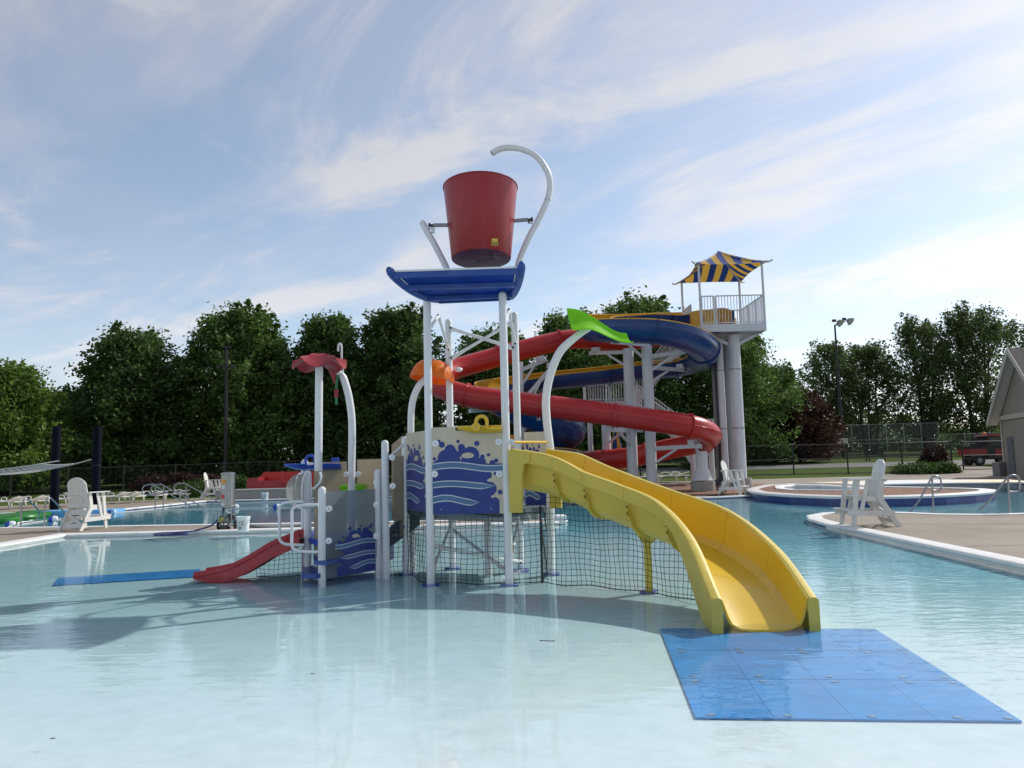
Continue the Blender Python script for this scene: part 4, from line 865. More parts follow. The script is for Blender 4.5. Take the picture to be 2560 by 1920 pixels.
q0, q1, q2, q3 = fz(1738, 1788), fz(2556, 1797), fz(2186, 1567), fz(1649, 1567)
mat_pad('bright blue tiled landing mat under water at foot of yellow slide', (q0, q1, q2, q3), 4, 3, .012, [(u, v) for v in (.02, .31, .36, .64, .69, .97) for u in (.055, .30, .56, .82, .97)], 1)
mat_pad('narrow blue landing mat under water at foot of red toddler slide', (fz(131, 1461), fz(505, 1438), fz(500, 1420), fz(146, 1442)), 6, 1, .012, [], 2)
# ------------------------------------------------------------------ slide tower behind
gt = gz(10, 36)
ST = thing('slide_tower', 'tall white slide tower with railed platform on thick steel columns', 'tower', (10, 36.8, gt))
X0, X1, Y0, Y1, ZF = 8.62, 11.5, 35.0, 38.6, 7.55
b = MB(); b.box(((X0 + X1) / 2, (Y0 + Y1) / 2, ZF - .02), (X1 - X0 - .1, Y1 - Y0 - .1, .04)); b.build('platform', OFFW, ST, False)
for a_, c_ in (((X0, Y0), (X1, Y0)), ((X1, Y0), (X1, Y1)), ((X1, Y1), (X0, Y1)), ((X0, Y1), (X0, Y0))):
    b = MB(); b.beam((*a_, ZF - .12), (*c_, ZF - .12), .08, .34); b.build('edge_beam', OFFW, ST, False)
for i in range(9): b = MB(); b.box(((X0 + X1) / 2, Y0 + .3 + i * .38, ZF - .13), (X1 - X0 - .15, .06, .16)); b.build('joist', OFFW, ST, False)
colm = [(1842, 35.9, .27, 7.2), (1805, 36.2, .155, 7.1), (1821, 37.2, .17, 7.2), (1788, 36.9, .10, 7.2)]
for px, Y, r_, zt in colm:
    P = at(px, 1000, Y); g = gz(P.x, Y); b = MB(); b.lathe([(r_ * 1.45, g), (r_ * 1.45, g + .06), (r_, g + .10), (r_, zt - .1), (r_ * 1.3, zt - .1), (r_ * 1.3, zt), (0, zt)], (P.x, P.y, 0), 22); o = b.build('column', OFFW if r_ > .12 and px != 1821 else mat('grey_steel_%d' % px, (.22, .23, .25), .5, var=.1), ST)
    for zj in (2.9, 5.6):
        b = MB(); b.lathe([(r_ + .012, zj), (r_ + .012, zj + .05)], (P.x, P.y, 0), 20); b.build('band', GALV, o)
    b = MB(); b.lathe([(r_ * 1.9, 0), (r_ * 1.75, .55), (0, .55)], (P.x, P.y, g - .05), 18) if r_ > .2 else b.lathe([(r_ * 1.7, 0), (r_ * 1.7, .22), (0, .22)], (P.x, P.y, g - .05), 14); b.build('concrete_foot', CONC, o)
P = at(1842, 1000, 35.9)
for dx in (-1.2, 1.2): b = MB(); b.beam((P.x, P.y, 6.7), (P.x + dx, P.y + .2, 7.3), .12, .14); b.build('strut', OFFW, ST, False)
P = at(1788, 1000, 36.9); b = MB(); b.tube(crv([(P.x, P.y - .5, 1.4), (P.x, P.y - .5, .9), (P.x - .15, P.y - .7, .6), (P.x - 1.0, P.y - 1.6, .2)], 14), .13, 12); b.tube([(P.x, P.y - .5, 1.4), (P.x, P.y - .5, 7.0)], .11, 12); b.build('water_pipe', mat('dark_water_pipe', (.04, .04, .04), .5), ST)
def railing(par, a, c, h=1.35, sp=.13, nm='railing', thick=.05):
    a, c = Vector(a), Vector(c); up = Vector((0, 0, h)); L = (c - a).length; b = MB(); b.beam(a + up, c + up, thick, thick); o = b.build(nm, OFFW, par, False); b = MB(); b.beam(a + up * .09, c + up * .09, thick * .8, thick * .8); b.build('bottom_rail', OFFW, o, False)
    n_ = int(L / sp)
    for i in range(1, n_): q = a.lerp(c, i / n_); b = MB(); b.beam(q + up * .09, q + up, .024); b.build('baluster', OFFW, o, False)
    k_ = max(1, round(L / 1.3))
    for i in range(k_ + 1): q = a.lerp(c, i / k_); b = MB(); b.beam(q - Vector((0, 0, .2)), q + up, .07); b.build('rail_post', OFFW, o, False)
railing(ST, (X0 + .7, Y0, ZF), (X1, Y0, ZF)); railing(ST, (X1, Y0 + .05, ZF), (X1, Y1, ZF)); railing(ST, (X0 + .9, Y1, ZF), (X1 - .05, Y1, ZF)); railing(ST, (X0, Y0 + 1.9, ZF), (X0, Y1, ZF))
railing(ST, (X0 + .05, Y0, ZF), (X0 + .6, Y0, ZF))
CPo = [(X0, Y0), (X1, Y0), (X1, Y1), (X0, Y1)]
for x, y in CPo: b = MB(); b.tube([(x, y, ZF - .3), (x, y, 10.42)], .055, 10); b.build('canopy_post', OFFW, ST)
b = MB(); b.lathe([(.62, 0), (.62, .75), (.56, .75), (.5, .1)], (X0 + .35, Y0 + .95, ZF + .05), 24); b.build('start_tub', YEL2, ST, True, 40)
b = MB(); b.lathe([(.4, 0), (.4, .42), (.36, .42), (.33, .05)], (X0 + 1.5, Y0 + 1.1, ZF + .05), 20); b.build('start_tub', YEL2, ST, True, 40)
# striped canopy
NAVY = mat('navy_canopy_cloth', (.012, .05, .24), .8, var=.08, transl=.12); GOLD = mat('gold_canopy_cloth', (.62, .37, .055), .8, var=.06, transl=.28)
cc = thing('striped_canopy', 'blue and yellow striped fabric shade canopy over the slide tower', 'canopy', ((X0 + X1) / 2, (Y0 + Y1) / 2, 10.4))
Ng = 48; hx, hy = (X1 - X0) / 2 + .1, (Y1 - Y0) / 2 + .1; cx0, cy0 = (X0 + X1) / 2, (Y0 + Y1) / 2; rows = []
for j in range(Ng + 1):
    row = []
    for i in range(Ng + 1):
        u, v = 2 * i / Ng - 1, 2 * j / Ng - 1; m_ = max(abs(u), abs(v)); dgl = (min(abs(u), abs(v)) / m_ if m_ > 1e-6 else 0)
        s_ = 1 + .09 * dgl ** 6 - .07 * (1 - dgl) * m_; z = 10.36 + 1.12 * (1 - m_) ** 1.3 + .06 * dgl ** 8 * m_ - .10 * (1 - dgl ** 2) * m_ * (1 - m_) * 2
        row.append(Vector((cx0 + u * hx * s_, cy0 + v * hy * s_, z)))
    rows.append(row)
b = MB(); b.sheet(rows); o = b.build('canopy_cloth', NAVY, cc, True, 25); o.data.materials.append(GOLD)
for k, p in enumerate(o.data.polygons):
    j, i = k // Ng, k % Ng; q = i if abs(j + .5 - Ng / 2) > abs(i + .5 - Ng / 2) else j; p.material_index = (q // 5) % 2
for sx in (-1, 1):
    for sy in (-1, 1):
        b = MB(); b.tube([rows[Ng // 2 + sy * q][Ng // 2 + sx * q] - Vector((0, 0, .06)) for q in range(0, Ng // 2 + 1, 2)] + [rows[(sy > 0) * Ng][(sx > 0) * Ng] + Vector((sx * .14, sy * .14, .0))], .04, 8); b.build('rafter', OFFW, cc)
# stairs
SS = thing('slide_stairs', 'white steel stairs with baluster railings winding up behind the slides', 'stairs', (6, 40, gz(6, 40)))
def flight(a, c, n_, wd):
    a, c = Vector(a), Vector(c); d = c - a; s_ = Vector((-d.y, d.x, 0)).normalized() * wd / 2
    for i in range(n_): q = a.lerp(c, (i + .5) / n_); b = MB(); b.box(q, (abs(d.x) / n_ + .05, wd, .045), math.atan2(d.y, d.x)); b.build('tread', OFFW, SS, False)
    for k in (-1, 1):
        b = MB(); b.beam(a + s_ * k, c + s_ * k, .05, .28); b.build('stringer', OFFW, SS, False); railing(SS, a + s_ * k, c + s_ * k, 1.1, .16, 'stair_rail')
def landing(x0, x1, y0, y1, z):
    b = MB(); b.box(((x0 + x1) / 2, (y0 + y1) / 2, z - .05), (x1 - x0, y1 - y0, .06)); b.build('landing', OFFW, SS, False)
    b = MB()
    for y in (y0, y1): b.beam((x0, y, z - .12), (x1, y, z - .12), .06, .26)
    b.build('landing_beam', OFFW, SS, False)
landing(3.75, 6.3, 39.2, 41.4, 4.55); railing(SS, (3.75, 39.2, 4.55), (6.0, 39.2, 4.55), 1.15); railing(SS, (3.75, 41.4, 4.55), (6.2, 41.4, 4.55), 1.15); railing(SS, (3.75, 39.2, 4.55), (3.75, 41.4, 4.55), 1.15)
flight((8.9, 40.9, 2.45), (6.3, 40.9, 4.5), 11, 1.0); flight((6.3, 39.6, 4.6), (8.9, 38.9, 7.5), 14, .95)
landing(8.9, 10.6, 39.9, 41.6, 2.4); railing(SS, (8.95, 39.9, 2.4), (10.6, 39.9, 2.4), 1.15); railing(SS, (10.6, 39.9, 2.4), (10.6, 41.6, 2.4), 1.15)
flight((10.5, 42.6, .35), (9.2, 42.3, 2.35), 10, .95)
for x, y, zt in ((3.95, 40.3, 4.5), (6.1, 41.2, 4.5), (10.4, 41.4, 2.3), (9.1, 40.1, 2.3)): b = MB(); b.tube([(x, y, gz(x, y)), (x, y, zt)], .13, 14); b.build('stair_column', OFFW, SS)

# ---- enclosed red tube slide
def pathp(P, n): return resamp(crv([at(*p) for p in P], 160), n)
RT = thing('red_tube_slide', 'enclosed red tube slide looping down in front of the slide tower', 'slide', (4, 36, gz(4, 36)))
RPth = pathp([(1700, 838, 39), (1610, 848, 39), (1527, 853, 38.7), (1430, 848, 38), (1321, 871, 37.4), (1213, 901, 36.8), (1145, 921, 36.2), (1100, 944, 35.2), (1090, 960, 34.4), (1110, 972, 33.8), (1186, 993, 33.4), (1335, 1012, 33.1), (1457, 1027, 33), (1592, 1045, 32.9), (1711, 1063, 33), (1755, 1074, 33.4), (1775, 1086, 34.2), (1768, 1098, 35.2), (1740, 1108, 36.2), (1684, 1120, 37), (1575, 1143, 37.8), (1494, 1151, 38.2), (1400, 1160, 38.6), (1240, 1176, 39.4), (1100, 1190, 40), (1000, 1196, 40.6)], 168)
step = 12
for j in range(0, 168, step):
    seg = RPth[j:j + step + 1]; b = MB(); b.tube(seg, .485, 24, False); o = b.build('tube_section', REDT, RT, True, 60)
    T = frames(RPth); i = j; b = MB(); t = T[i]; q = RPth[i]; b.tube([q - t * .035, q - t * .03, q + t * .03, q + t * .035], [.49, .56, .56, .49], 24, False); b.build('joint_ring', REDT, o, True, 30)
    b = MB()
    for s_ in (-1, 1):
        P = []
        for k in range(j, min(j + step + 1, 169)): tt = T[k]; n_ = Vector((tt.y, -tt.x, 0)).normalized(); P.append(RPth[k] + n_ * (.492 * s_))
        b.tube(P, .022, 5, False)
    b.build('seam', REDT, o)
# ---- open blue flume with yellow lining
BT = thing('blue_flume_slide', 'open navy flume slide with yellow lining spiralling from the tower', 'slide', (5, 36, gz(5, 36)))
BPth = pathp([(1795, 792, 35.3), (1770, 784, 36.6), (1720, 790, 38.0), (1640, 790, 38.8), (1560, 794, 38.4), (1500, 796, 37.2), (1480, 808, 35.6), (1500, 816, 34.3), (1570, 817, 33.4), (1640, 821, 33.2), (1710, 836, 33.6), (1752, 860, 34.6), (1758, 884, 36), (1735, 898, 37.6), (1680, 909, 38.4), (1600, 915, 38.6), (1500, 928, 38.4), (1400, 938, 38), (1310, 950, 37.4), (1240, 962, 36.2), (1222, 975, 35), (1250, 1000, 34.4), (1330, 1035, 34.6), (1400, 1058, 35.2), (1428, 1075, 36.4), (1400, 1092, 37.6), (1300, 1100, 38.2), (1200, 1110, 38.0), (1150, 1120, 36.8), (1180, 1128, 35.6), (1290, 1132, 35.4), (1390, 1136, 35.8), (1425, 1146, 36.8), (1400, 1156, 38), (1250, 1168, 39.4), (1130, 1178, 40)], 200)
T = frames(BPth)
def fsec(k, Rr, dz=0.0, lo=-88, hi=112, n_=18):
    t = T[k]; n2 = Vector((t.y, -t.x, 0)).normalized(); up = n2.cross(t); up = up if up.z > 0 else -up; o_ = []   # n2: outer side of the bend
    for q in range(n_ + 1):
        a = R(lo + (hi - lo) * q / n_); ext = 1.0
        o_.append(BPth[k] + n2 * (Rr * math.sin(a)) - up * (Rr * math.cos(a)) + Vector((0, 0, dz)))
    return o_
step = 12
for j in range(0, 192, step):
    ks = range(j, j + step + 1); b = MB(); b.sheet([fsec(k, .70) for k in ks]); o = b.build('flume_section', BLUET, BT, True, 60, solid=.02)
    b = MB(); b.sheet([fsec(k, .655) for k in ks]); b.build('flume_lining', YEL2, o, True, 60)
    b = MB()
    for ql in (0, -1): b.tube([fsec(k, .68)[ql] for k in ks], .035, 6, False)
    b.build('flume_lip', YEL2, o)
    b = MB(); A_, B2 = fsec(j, .705), fsec(j, .77); t = T[j] * .04; n_ = len(A_); b.add(A_ + B2 + [p + t for p in A_] + [p + t for p in B2], [(k, k + 1, n_ + k + 1, n_ + k) for k in range(n_ - 1)] + [(2 * n_ + k, 3 * n_ + k, 3 * n_ + k + 1, 2 * n_ + k + 1) for k in range(n_ - 1)] + [(n_ + k, n_ + k + 1, 3 * n_ + k + 1, 3 * n_ + k) for k in range(n_ - 1)]); b.build('joint_flange', BLUET, o, False)
# ---- columns with cantilever arms under both slides
def support(label, px, Y, r_, pytop, arms, foot=False):
    P = at(px, 1100, Y); g = gz(P.x, P.y); zt = at(px, pytop, Y).z; P = Vector((P.x, P.y, 0)); t = thing('slide_support', label, 'support column', (P.x, P.y, g), 'steel columns under the slides')
    pr = [(r_, g), (r_, zt), (0, zt)] if not foot else [(r_ * 1.9, g + .5), (r_ * 1.15, g + 1.0), (r_, g + 1.3), (r_, zt), (0, zt)]
    b = MB(); b.lathe(pr, P, 22); b.build('column', OFFW, t)
    if foot:
        b = MB(); b.lathe([(r_ * 2.2, g - .1), (r_ * 2.2, g + .46), (0, g + .49)], P, 20); b.build('concrete_foot', CONC, t)
    for pyc, ex, ey, eY in arms:
        a_ = Vector((P.x, P.y, at(px, pyc, Y).z)); e = at(ex, ey, eY); e2 = e + (e - a_).normalized() * .15; b = MB(); b.beam(a_, e2, .13, .17); o = b.build('arm', OFFW, t, False)
        d = e - a_; b = MB(); b.beam(a_ - Vector((0, 0, .75)), a_ + d * .55 - Vector((0, 0, .09)), .09); b.build('arm_strut', OFFW, o, False)
        b = MB(); b.box(e - d.normalized() * .25 + Vector((0, 0, .16)), (.30, .34, .22), math.atan2(d.y, d.x)); b.build('saddle', OFFW, o, False)
    return t
support('thick white column with arms nearest the curve of blue flume', 1626, 35.6, .24, 858, [(862, 1535, 855, 34.0), (892, 1740, 876, 34.6), (918, 1710, 925, 37.6), (1122, 1745, 1115, 34.0)])
support('white column beside the stair landing under the blue flume', 1579, 36.5, .25, 872, [(880, 1480, 883, 38.2), (935, 1580, 960, 38.6), (1076, 1520, 1075, 34)])
support('white column left of stairs behind the red tube', 1516, 38.8, .22, 1060, [(1072, 1600, 1076, 36)])
support('slim white column with branching arms behind the play tower', 1306, 36.4, .12, 905, [(925, 1360, 902, 37.2), (976, 1100, 973, 34.6), (1022, 1180, 1027, 33.6), (1005, 1385, 912, 36.8), (1046, 1345, 1046, 34)])
support('short white flared column on concrete foot under red tube bend', 1752, 34.8, .24, 1128, [(1118, 1730, 1112, 34.4)], True)

# striped windsock-like shade folded by the stairs
fs_ = thing('folded_umbrella', 'folded blue and yellow shade umbrella standing under the stairs', 'umbrella', (at(1540, 1100, 39.6).x, 39.6, gz(5, 39.6)))
P = Vector(fs_.location); b = MB(); b.tube([P, P + Vector((0, 0, 3.0))], .03, 8); b.build('pole', OFFW, fs_)
for k in range(8):
    a0, a1 = 2 * math.pi * k / 8, 2 * math.pi * (k + 1) / 8; rows = []
    for i in range(9):
        t = i / 8; r_ = .10 + .52 * t ** 1.1; rows.append([P + Vector((r_ * math.cos(a0 + (a1 - a0) * q / 4) * (1 - .08 * math.sin(math.pi * q / 4)), r_ * math.sin(a0 + (a1 - a0) * q / 4), 2.9 - 2.0 * t)) for q in range(5)])
    b = MB(); b.sheet(rows); b.build('fabric_panel', NAVY if k % 2 else GOLD, fs_, True, 60)

# ------------------------------------------------------------------ red runout trough on the wall
ro = thing('runout_trough', 'faded red runout trough of the tube slide on concrete wall', 'slide', (-9.5, 41.4, .6))
Pa = lambda x, y, Y=41.2: at(x, y, Y)
b = MB(); b.extr([Pa(616, 1231), Pa(618, 1196), Pa(646, 1193), Pa(646, 1231)], (0, 1.1, 0)); b.build('end_box', PETAL, ro, False)
b = MB(); b.extr([Pa(644, 1231), Pa(644, 1202), Pa(880, 1200), Pa(880, 1231)], (0, .12, 0)); b.build('near_wall', PETAL, ro, False)
b = MB(); b.extr([Pa(644, 1225, 42.4), Pa(646, 1196, 42.4), Pa(660, 1180, 42.4), Pa(880, 1177, 42.4), Pa(880, 1225, 42.4)], (0, .1, 0)); b.build('far_wall', REDT, ro, False)
b = MB(); b.box(((Pa(644, 1225).x + Pa(880, 1225).x) / 2, 41.85, .68), (Pa(880, 1225).x - Pa(644, 1225).x - .1, .95, .05)); b.build('trough_floor', REDT, ro, False)
for x in (704, 770): b = MB(); b.beam(Pa(x, 1231, 41.16), Pa(x, 1178, 41.16), .05, .08); b.build('wall_rib', PETAL, ro, False)

# ------------------------------------------------------------------ lifeguard chairs
def make_chair():
    t = thing('lifeguard_chair', 'x', 'lifeguard chair', (0, 0, 0)); W2 = .33; la = R(13)
    hts = [.70, .80, .80, .70]
    for k in range(4):
        x = -.228 + k * .152; b = MB(); s_ = hts[k]; tl = [(-.072, 0), (.072, 0)]
        rt = lambda xx: .58 + .26 * math.sqrt(max(0, 1 - ((x + xx) / .31) ** 2))
        P = [(-.072, 0), (.072, 0)] + [(xx, rt(xx)) for xx in (.072, .036, 0, -.036, -.072)]
        b.extr([Vector((x + p, -.12 - q * math.sin(la), .60 + q * math.cos(la))) for p, q in P], Vector((0, math.cos(la) * .024, math.sin(la) * .024))); b.build('back_slat', WHITE_R, t, False)
    b = MB(); b.beam((-.33, -.155, .66), (.33, -.155, .66), .03, .10); b.beam((-.40, -.215, .985), (.40, -.215, .985), .03, .075); b.build('back_rail', WHITE_R, t, False)
    for k in range(4): b = MB(); b.box((0, -.06 + k * .135, .60 + k * .012), (.60, .125, .024), 0, R(5)); b.build('seat_slat', WHITE_R, t, False)
    for s_ in (-1, 1):
        b = MB(); b.extr([Vector((s_ * .36 - .06, -.26, 1.0)), Vector((s_ * .36 + .06, -.26, 1.0)), Vector((s_ * .36 + .075, .50, 1.0)), Vector((s_ * .36 + .02, .56, 1.0)), Vector((s_ * .36 - .075, .52, 1.0))], (0, 0, .026)); b.build('armrest', WHITE_R, t, False)
        b = MB(); b.beam((s_ * W2, .50, 0), (s_ * W2, .36, 1.0), .035, .10); b.build('leg', WHITE_R, t, False)
        b = MB(); b.extr([Vector((s_ * W2 - .018, y, z)) for y, z in ((-.50, 0), (-.38, 0), (-.02, .60), (-.10, 1.0), (-.20, 1.0), (-.14, .62))], (.036, 0, 0)); b.build('leg', WHITE_R, t, False)
        b = MB(); b.beam((s_ * (W2 - .035), -.18, .57), (s_ * (W2 - .035), .42, .62), .03, .11); b.beam((s_ * (W2 + .035), -.36, .28), (s_ * (W2 + .035), .62, .30), .03, .11); b.build('side_rail', WHITE_R, t, False)
        b = MB(); b.beam((s_ * W2, .34, .25), (s_ * W2, .14, .98), .03, .08); b.build('arm_support', WHITE_R, t, False)
    for k in range(2): b = MB(); b.box((0, .50 + k * .11, .365), (.74, .10, .024)); b.build('step', WHITE_R, t, False)
    b = MB(); b.box((0, -.36, .12), (.62, .026, .12), 0, R(-30)); b.build('lower_rail', WHITE_R, t, False)
    b = MB(); b.box((0, -.17, .47), (.62, .026, .15), 0, R(-30)); b.build('upper_rail', WHITE_R, t, False)
    for s_ in (-1, 1): b = MB(); b.beam((-.28 * s_, -.365 + .012 * s_, .15), (.28 * s_, -.205 + .012 * s_, .43), .026, .085); b.build('cross_brace', WHITE_R, t, False)
    return t
ch = make_chair()
def put(o, loc, rz, label): o.location = loc; o.rotation_euler.z = rz; o['label'] = label
GC = 'white lifeguard chairs on the deck'
ch['group'] = GC
P = atz(2178, 1314, .065); put(ch, (P.x, P.y, .065), R(88), 'white lifeguard chair standing on the right deck beside white coping')
P = atz(206, 1324, .065); dup(ch, (P.x, P.y, .065), R(-12), 'white lifeguard chair with its back turned on strip between two pools', GC)
P = atz(1838, 1237, .10); dup(ch, (P.x, P.y + .6, gz(P.x, P.y)), R(-125), 'white lifeguard chair in front of the slide tower columns', GC)
P = atz(543, 1249, .065); dup(ch, (P.x - .6, P.y + .6, .065), R(-85), 'white lifeguard chair by the red shrubs and the step handrails', GC)
P = at(2557, 1225, 33); dup(ch, (25.0, 36.2, gz(24, 36)), R(60), 'white lifeguard chair by the tan gabled building', GC)
# ------------------------------------------------------------------ sun loungers
def make_lounger():
    t = thing('sun_lounger', 'x', 'sun lounger', (0, 0, 0))
    for s_ in (-1, 1):
        b = MB(); P = crv([(s_ * .30, -.95, .33), (s_ * .30, -.3, .35), (s_ * .30, .3, .33), (s_ * .30, .92, .36)], 14); b.tube(P, .028, 8); b.build('side_frame', WHITE_R, t)
        for y in (-.72, .62):
            b = MB(); b.tube(crv([(s_ * .30, y, .33), (s_ * .315, y - .06, .17), (s_ * .33, y - .03, .0)], 8), [.03] * 6 + [.024, .022, .022], 8); b.build('leg', WHITE_R, t)
        b = MB(); b.tube(crv([(s_ * .33, -.42, .34), (s_ * .34, -.40, .50), (s_ * .34, -.18, .55), (s_ * .34, .0, .50), (s_ * .33, .02, .34)], 16), .022, 8); b.build('arm_loop', WHITE_R, t)
    for k in range(11): b = MB(); b.box((0, -.2 + k * .105, .345), (.57, .075, .022)); b.build('seat_slat', WHITE_R, t, False)
    for k in range(7):
        q = k / 6; b = MB(); b.box((0, -.28 - q * .62, .365 + q * .16), (.57, .075, .022), 0, R(-14)); b.build('back_slat', WHITE_R, t, False)
    for y, z in ((.92, .36), (-.95, .33)): b = MB(); b.tube([(-.30, y, z), (.30, y, z)], .026, 8); b.build('end_rail', WHITE_R, t)
    return t
lg = make_lounger(); first = True
LL = [(22, 36.3, 62, 'nearest the green lily float'), (82, 37.0, 62, 'behind the pool ladder rails'), (165, 37.6, 60, 'behind the padded navy posts'), (284, 39.6, 66, 'first past the padded posts'), (318, 40.0, 66, 'second past the padded posts'), (370, 40.8, 72, 'beside the double step handrails'), (428, 41.6, 76, 'next to the rounded green shrub')]
for px, Y, an, w_ in LL:
    P = at(px, 1260, Y); lb = 'white resin sun lounger on the far deck, ' + w_
    if first: put(lg, (P.x, Y, gz(P.x, Y)), R(an), lb); lg['group'] = 'white sun loungers'; first = False
    else: dup(lg, (P.x, Y, gz(P.x, Y)), R(an), lb, 'white sun loungers')
for px, Y, an, w_ in ((1612, 43.0, 75, 'between the slide support columns'), (1655, 43.2, 80, 'right of the thick slide column'), (1680, 43.6, 84, 'at the lawn edge')):
    P = at(px, 1195, Y); dup(lg, (P.x, Y, gz(P.x, Y)), R(an), 'white sun lounger under the slides, ' + w_, 'white sun loungers')

# ------------------------------------------------------------------ padded posts with rope net, lily float
for px, w_ in ((135, 'nearer the lily float'), (238, 'behind the lifeguard chair')):
    P = at(px, 1280, 33.3); zt = at(px, 1066, 33.3).z; t = thing('padded_post', 'tall navy padded post holding the rope net, ' + w_, 'post', (P.x, 33.3, .06), 'padded rope net posts')
    b = MB(); b.lathe([(.17, .03), (.175, .1), (.175, zt - .05), (.16, zt), (0, zt)], (P.x, 33.3, 0), 20); b.build('padding', PADB, t)
    b = MB(); b.lathe([(.178, 1.9), (.178, 1.94)], (P.x, 33.3, 0), 20); b.build('strap', BLACK, t)
rn = thing('rope_net', 'white rope crossing net slung from the navy padded posts', 'net', at(135, 1153, 33.3))
eA, eB = [at(148, 1152, 33.2), at(60, 1166, 32.6), at(-60, 1176, 32), at(-300, 1160, 31)], [at(228, 1149, 33.4), at(150, 1168, 33.2), at(20, 1186, 32.2), at(-300, 1190, 30.5)]
eA, eB = crv(eA, 40), crv(eB, 40); b = MB()
for k in range(5): b.tube([a_.lerp(c_, k / 4) + Vector((0, 0, -.05 * math.sin(math.pi * k / 4))) for a_, c_ in zip(eA, eB)][(0 if k in (0, 4) else 8):], .022, 6)
b.build('long_ropes', ROPE, rn)
for i in range(8, 41, 2): b = MB(); b.tube([eA[i].lerp(eB[i], k / 4) + Vector((0, 0, -.05 * math.sin(math.pi * k / 4) + .02)) for k in range(5)], .020, 5); b.build('cross_rope', ROPE, rn)
ly = thing('lily_float', 'green inflatable lily float on the pool by the rope net', 'pool float', at(60, 1290, 30.5))
for i, (px, py, Y, rx) in enumerate(((2, 1300, 28.5, .6), (30, 1292, 30.6, .9), (62, 1288, 31.0, .8), (98, 1282, 31.5, .75), (-40, 1297, 29.5, .9))):
    c_ = atz(px, py + 4, .0); b = MB(); b.lathe([(0, .02), (rx * .5, .03), (rx * .75, .05), (rx * .85, .11), (rx, .16), (rx * 1.1, .13), (rx * 1.13, .07), (rx * 1.1, .0)], (c_.x, c_.y, -.01), 28); b.build('float_pad', LILY, ly)
for px in (165, 250):
    c_ = at(px, 1278, 31.4); t = MB(); t.prism([(c_.x - .8, 31.0), (c_.x + .75, 31.0), (c_.x + .75, 31.9), (c_.x - .8, 31.9)], -.05, .16); tag(t.build('foam_pad', PADL, None, False), 'light blue foam pad floating ' + ('beside the lily float' if px < 200 else 'behind the lifeguard chair'), 'foam pad')

# ------------------------------------------------------------------ rails
def rail(label, P, posts=(), r=.022, group=None, cat='handrail', loc=None, m=STEEL):
    P = [Vector(p) for p in P]; t = thing('grab_rail', label, cat, loc or (P[0].x, P[0].y, .06), group); b = MB(); b.tube(crv(P, 44), r, 10); b.build('rail_tube', m, t)
    for p in (P[0],): b = MB(); b.cyl((p.x, p.y, p.z + .012), .05, .02, n=14, bev=.005); b.build('base_flange', m, t)
    for a_, c_ in posts: b = MB(); b.tube([a_, c_], r, 10); b.build('stanchion', m, t); b = MB(); b.cyl((a_[0], a_[1], a_[2] + .012), .05, .02, n=14); b.build('base_flange', m, t)
    return t
Zq = lambda x, y: (x / 6.9125, 1160 + y / 6.9125)
for k, (sh, w_) in enumerate(((0, 'nearer the lane float'), (1, 'nearer the lifeguard chair'))):
    if k == 0: Pp = [(360, 1140), (365, 800), (385, 660), (450, 605), (520, 650), (660, 800), (670, 900), (600, 985), (400, 1005), (300, 1030), (250, 1090), (232, 1150)]
    else: Pp = [(768, 1130), (772, 790), (800, 630), (860, 590), (930, 640), (1080, 800), (1130, 900), (1115, 965), (1000, 985), (950, 1005), (920, 1060), (905, 1125)]
    Ys = [23.5, 23.5, 23.5, 23.6, 23.8, 24.2, 24.3, 24.2, 23.9, 23.7, 23.6, 23.5]
    pts = [at(*Zq(*p), Y) for p, Y in zip(Pp, Ys)]; pts[0].z = .07; pts[-1].z = .07
    rail('bent steel pool ladder rail, ' + w_, pts, (), .024, 'pool ladder rails')
Z8 = lambda x, y: (340 + x / 4.809, 1120 + y / 4.809)
for (P8, Yy, stx, w_) in (([(700, 745), (720, 735), (235, 460), (200, 440), (110, 450), (78, 500), (110, 560), (235, 555)], 33.5, 235, 'the near one of the double pair'), ([(790, 722), (805, 712), (330, 450), (300, 440), (215, 445), (183, 490), (215, 545), (330, 550)], 34.5, 332, 'the far one of the double pair'), ([(1010, 680), (1030, 670), (610, 440), (570, 428), (490, 430), (458, 475), (490, 525), (600, 530)], 37, 603, 'the single one by the green shrub')):
    pts = [at(*Z8(*p), Yy) for p in P8]; top = at(*Z8(stx, 460), Yy); bot = Vector((top.x, top.y, -.2))
    rail('steel step handrail into the far pool, ' + w_, pts, [(bot, top)], .024, 'step handrails')
Z2 = lambda x, y: (2000 + x / 3.95, 980 + y / 3.95)
for P2, Yy, st, w_ in (([(1080, 1190), (1170, 1080), (1270, 900), (1310, 838), (1360, 835), (1390, 870), (1390, 960), (1350, 975), (1310, 970)], 21.6, (1315, 1215), 'between the deck point and the island'), ([(1770, 1170), (1880, 1060), (2020, 880), (2070, 828), (2130, 825), (2165, 870), (2165, 970), (2120, 985), (2060, 985)], 19.6, (2065, 1200), 'by the shallow ledge at the right')):
    pts = [at(*Z2(*p), Yy) for p in P2]; a_ = at(*Z2(*st), Yy); a_.z = -.3; c_ = at(*Z2(st[0] - 10, 860), Yy); rail('polished steel pool handrail ' + w_, pts, [(a_, c_)], .024, 'right pool handrails')

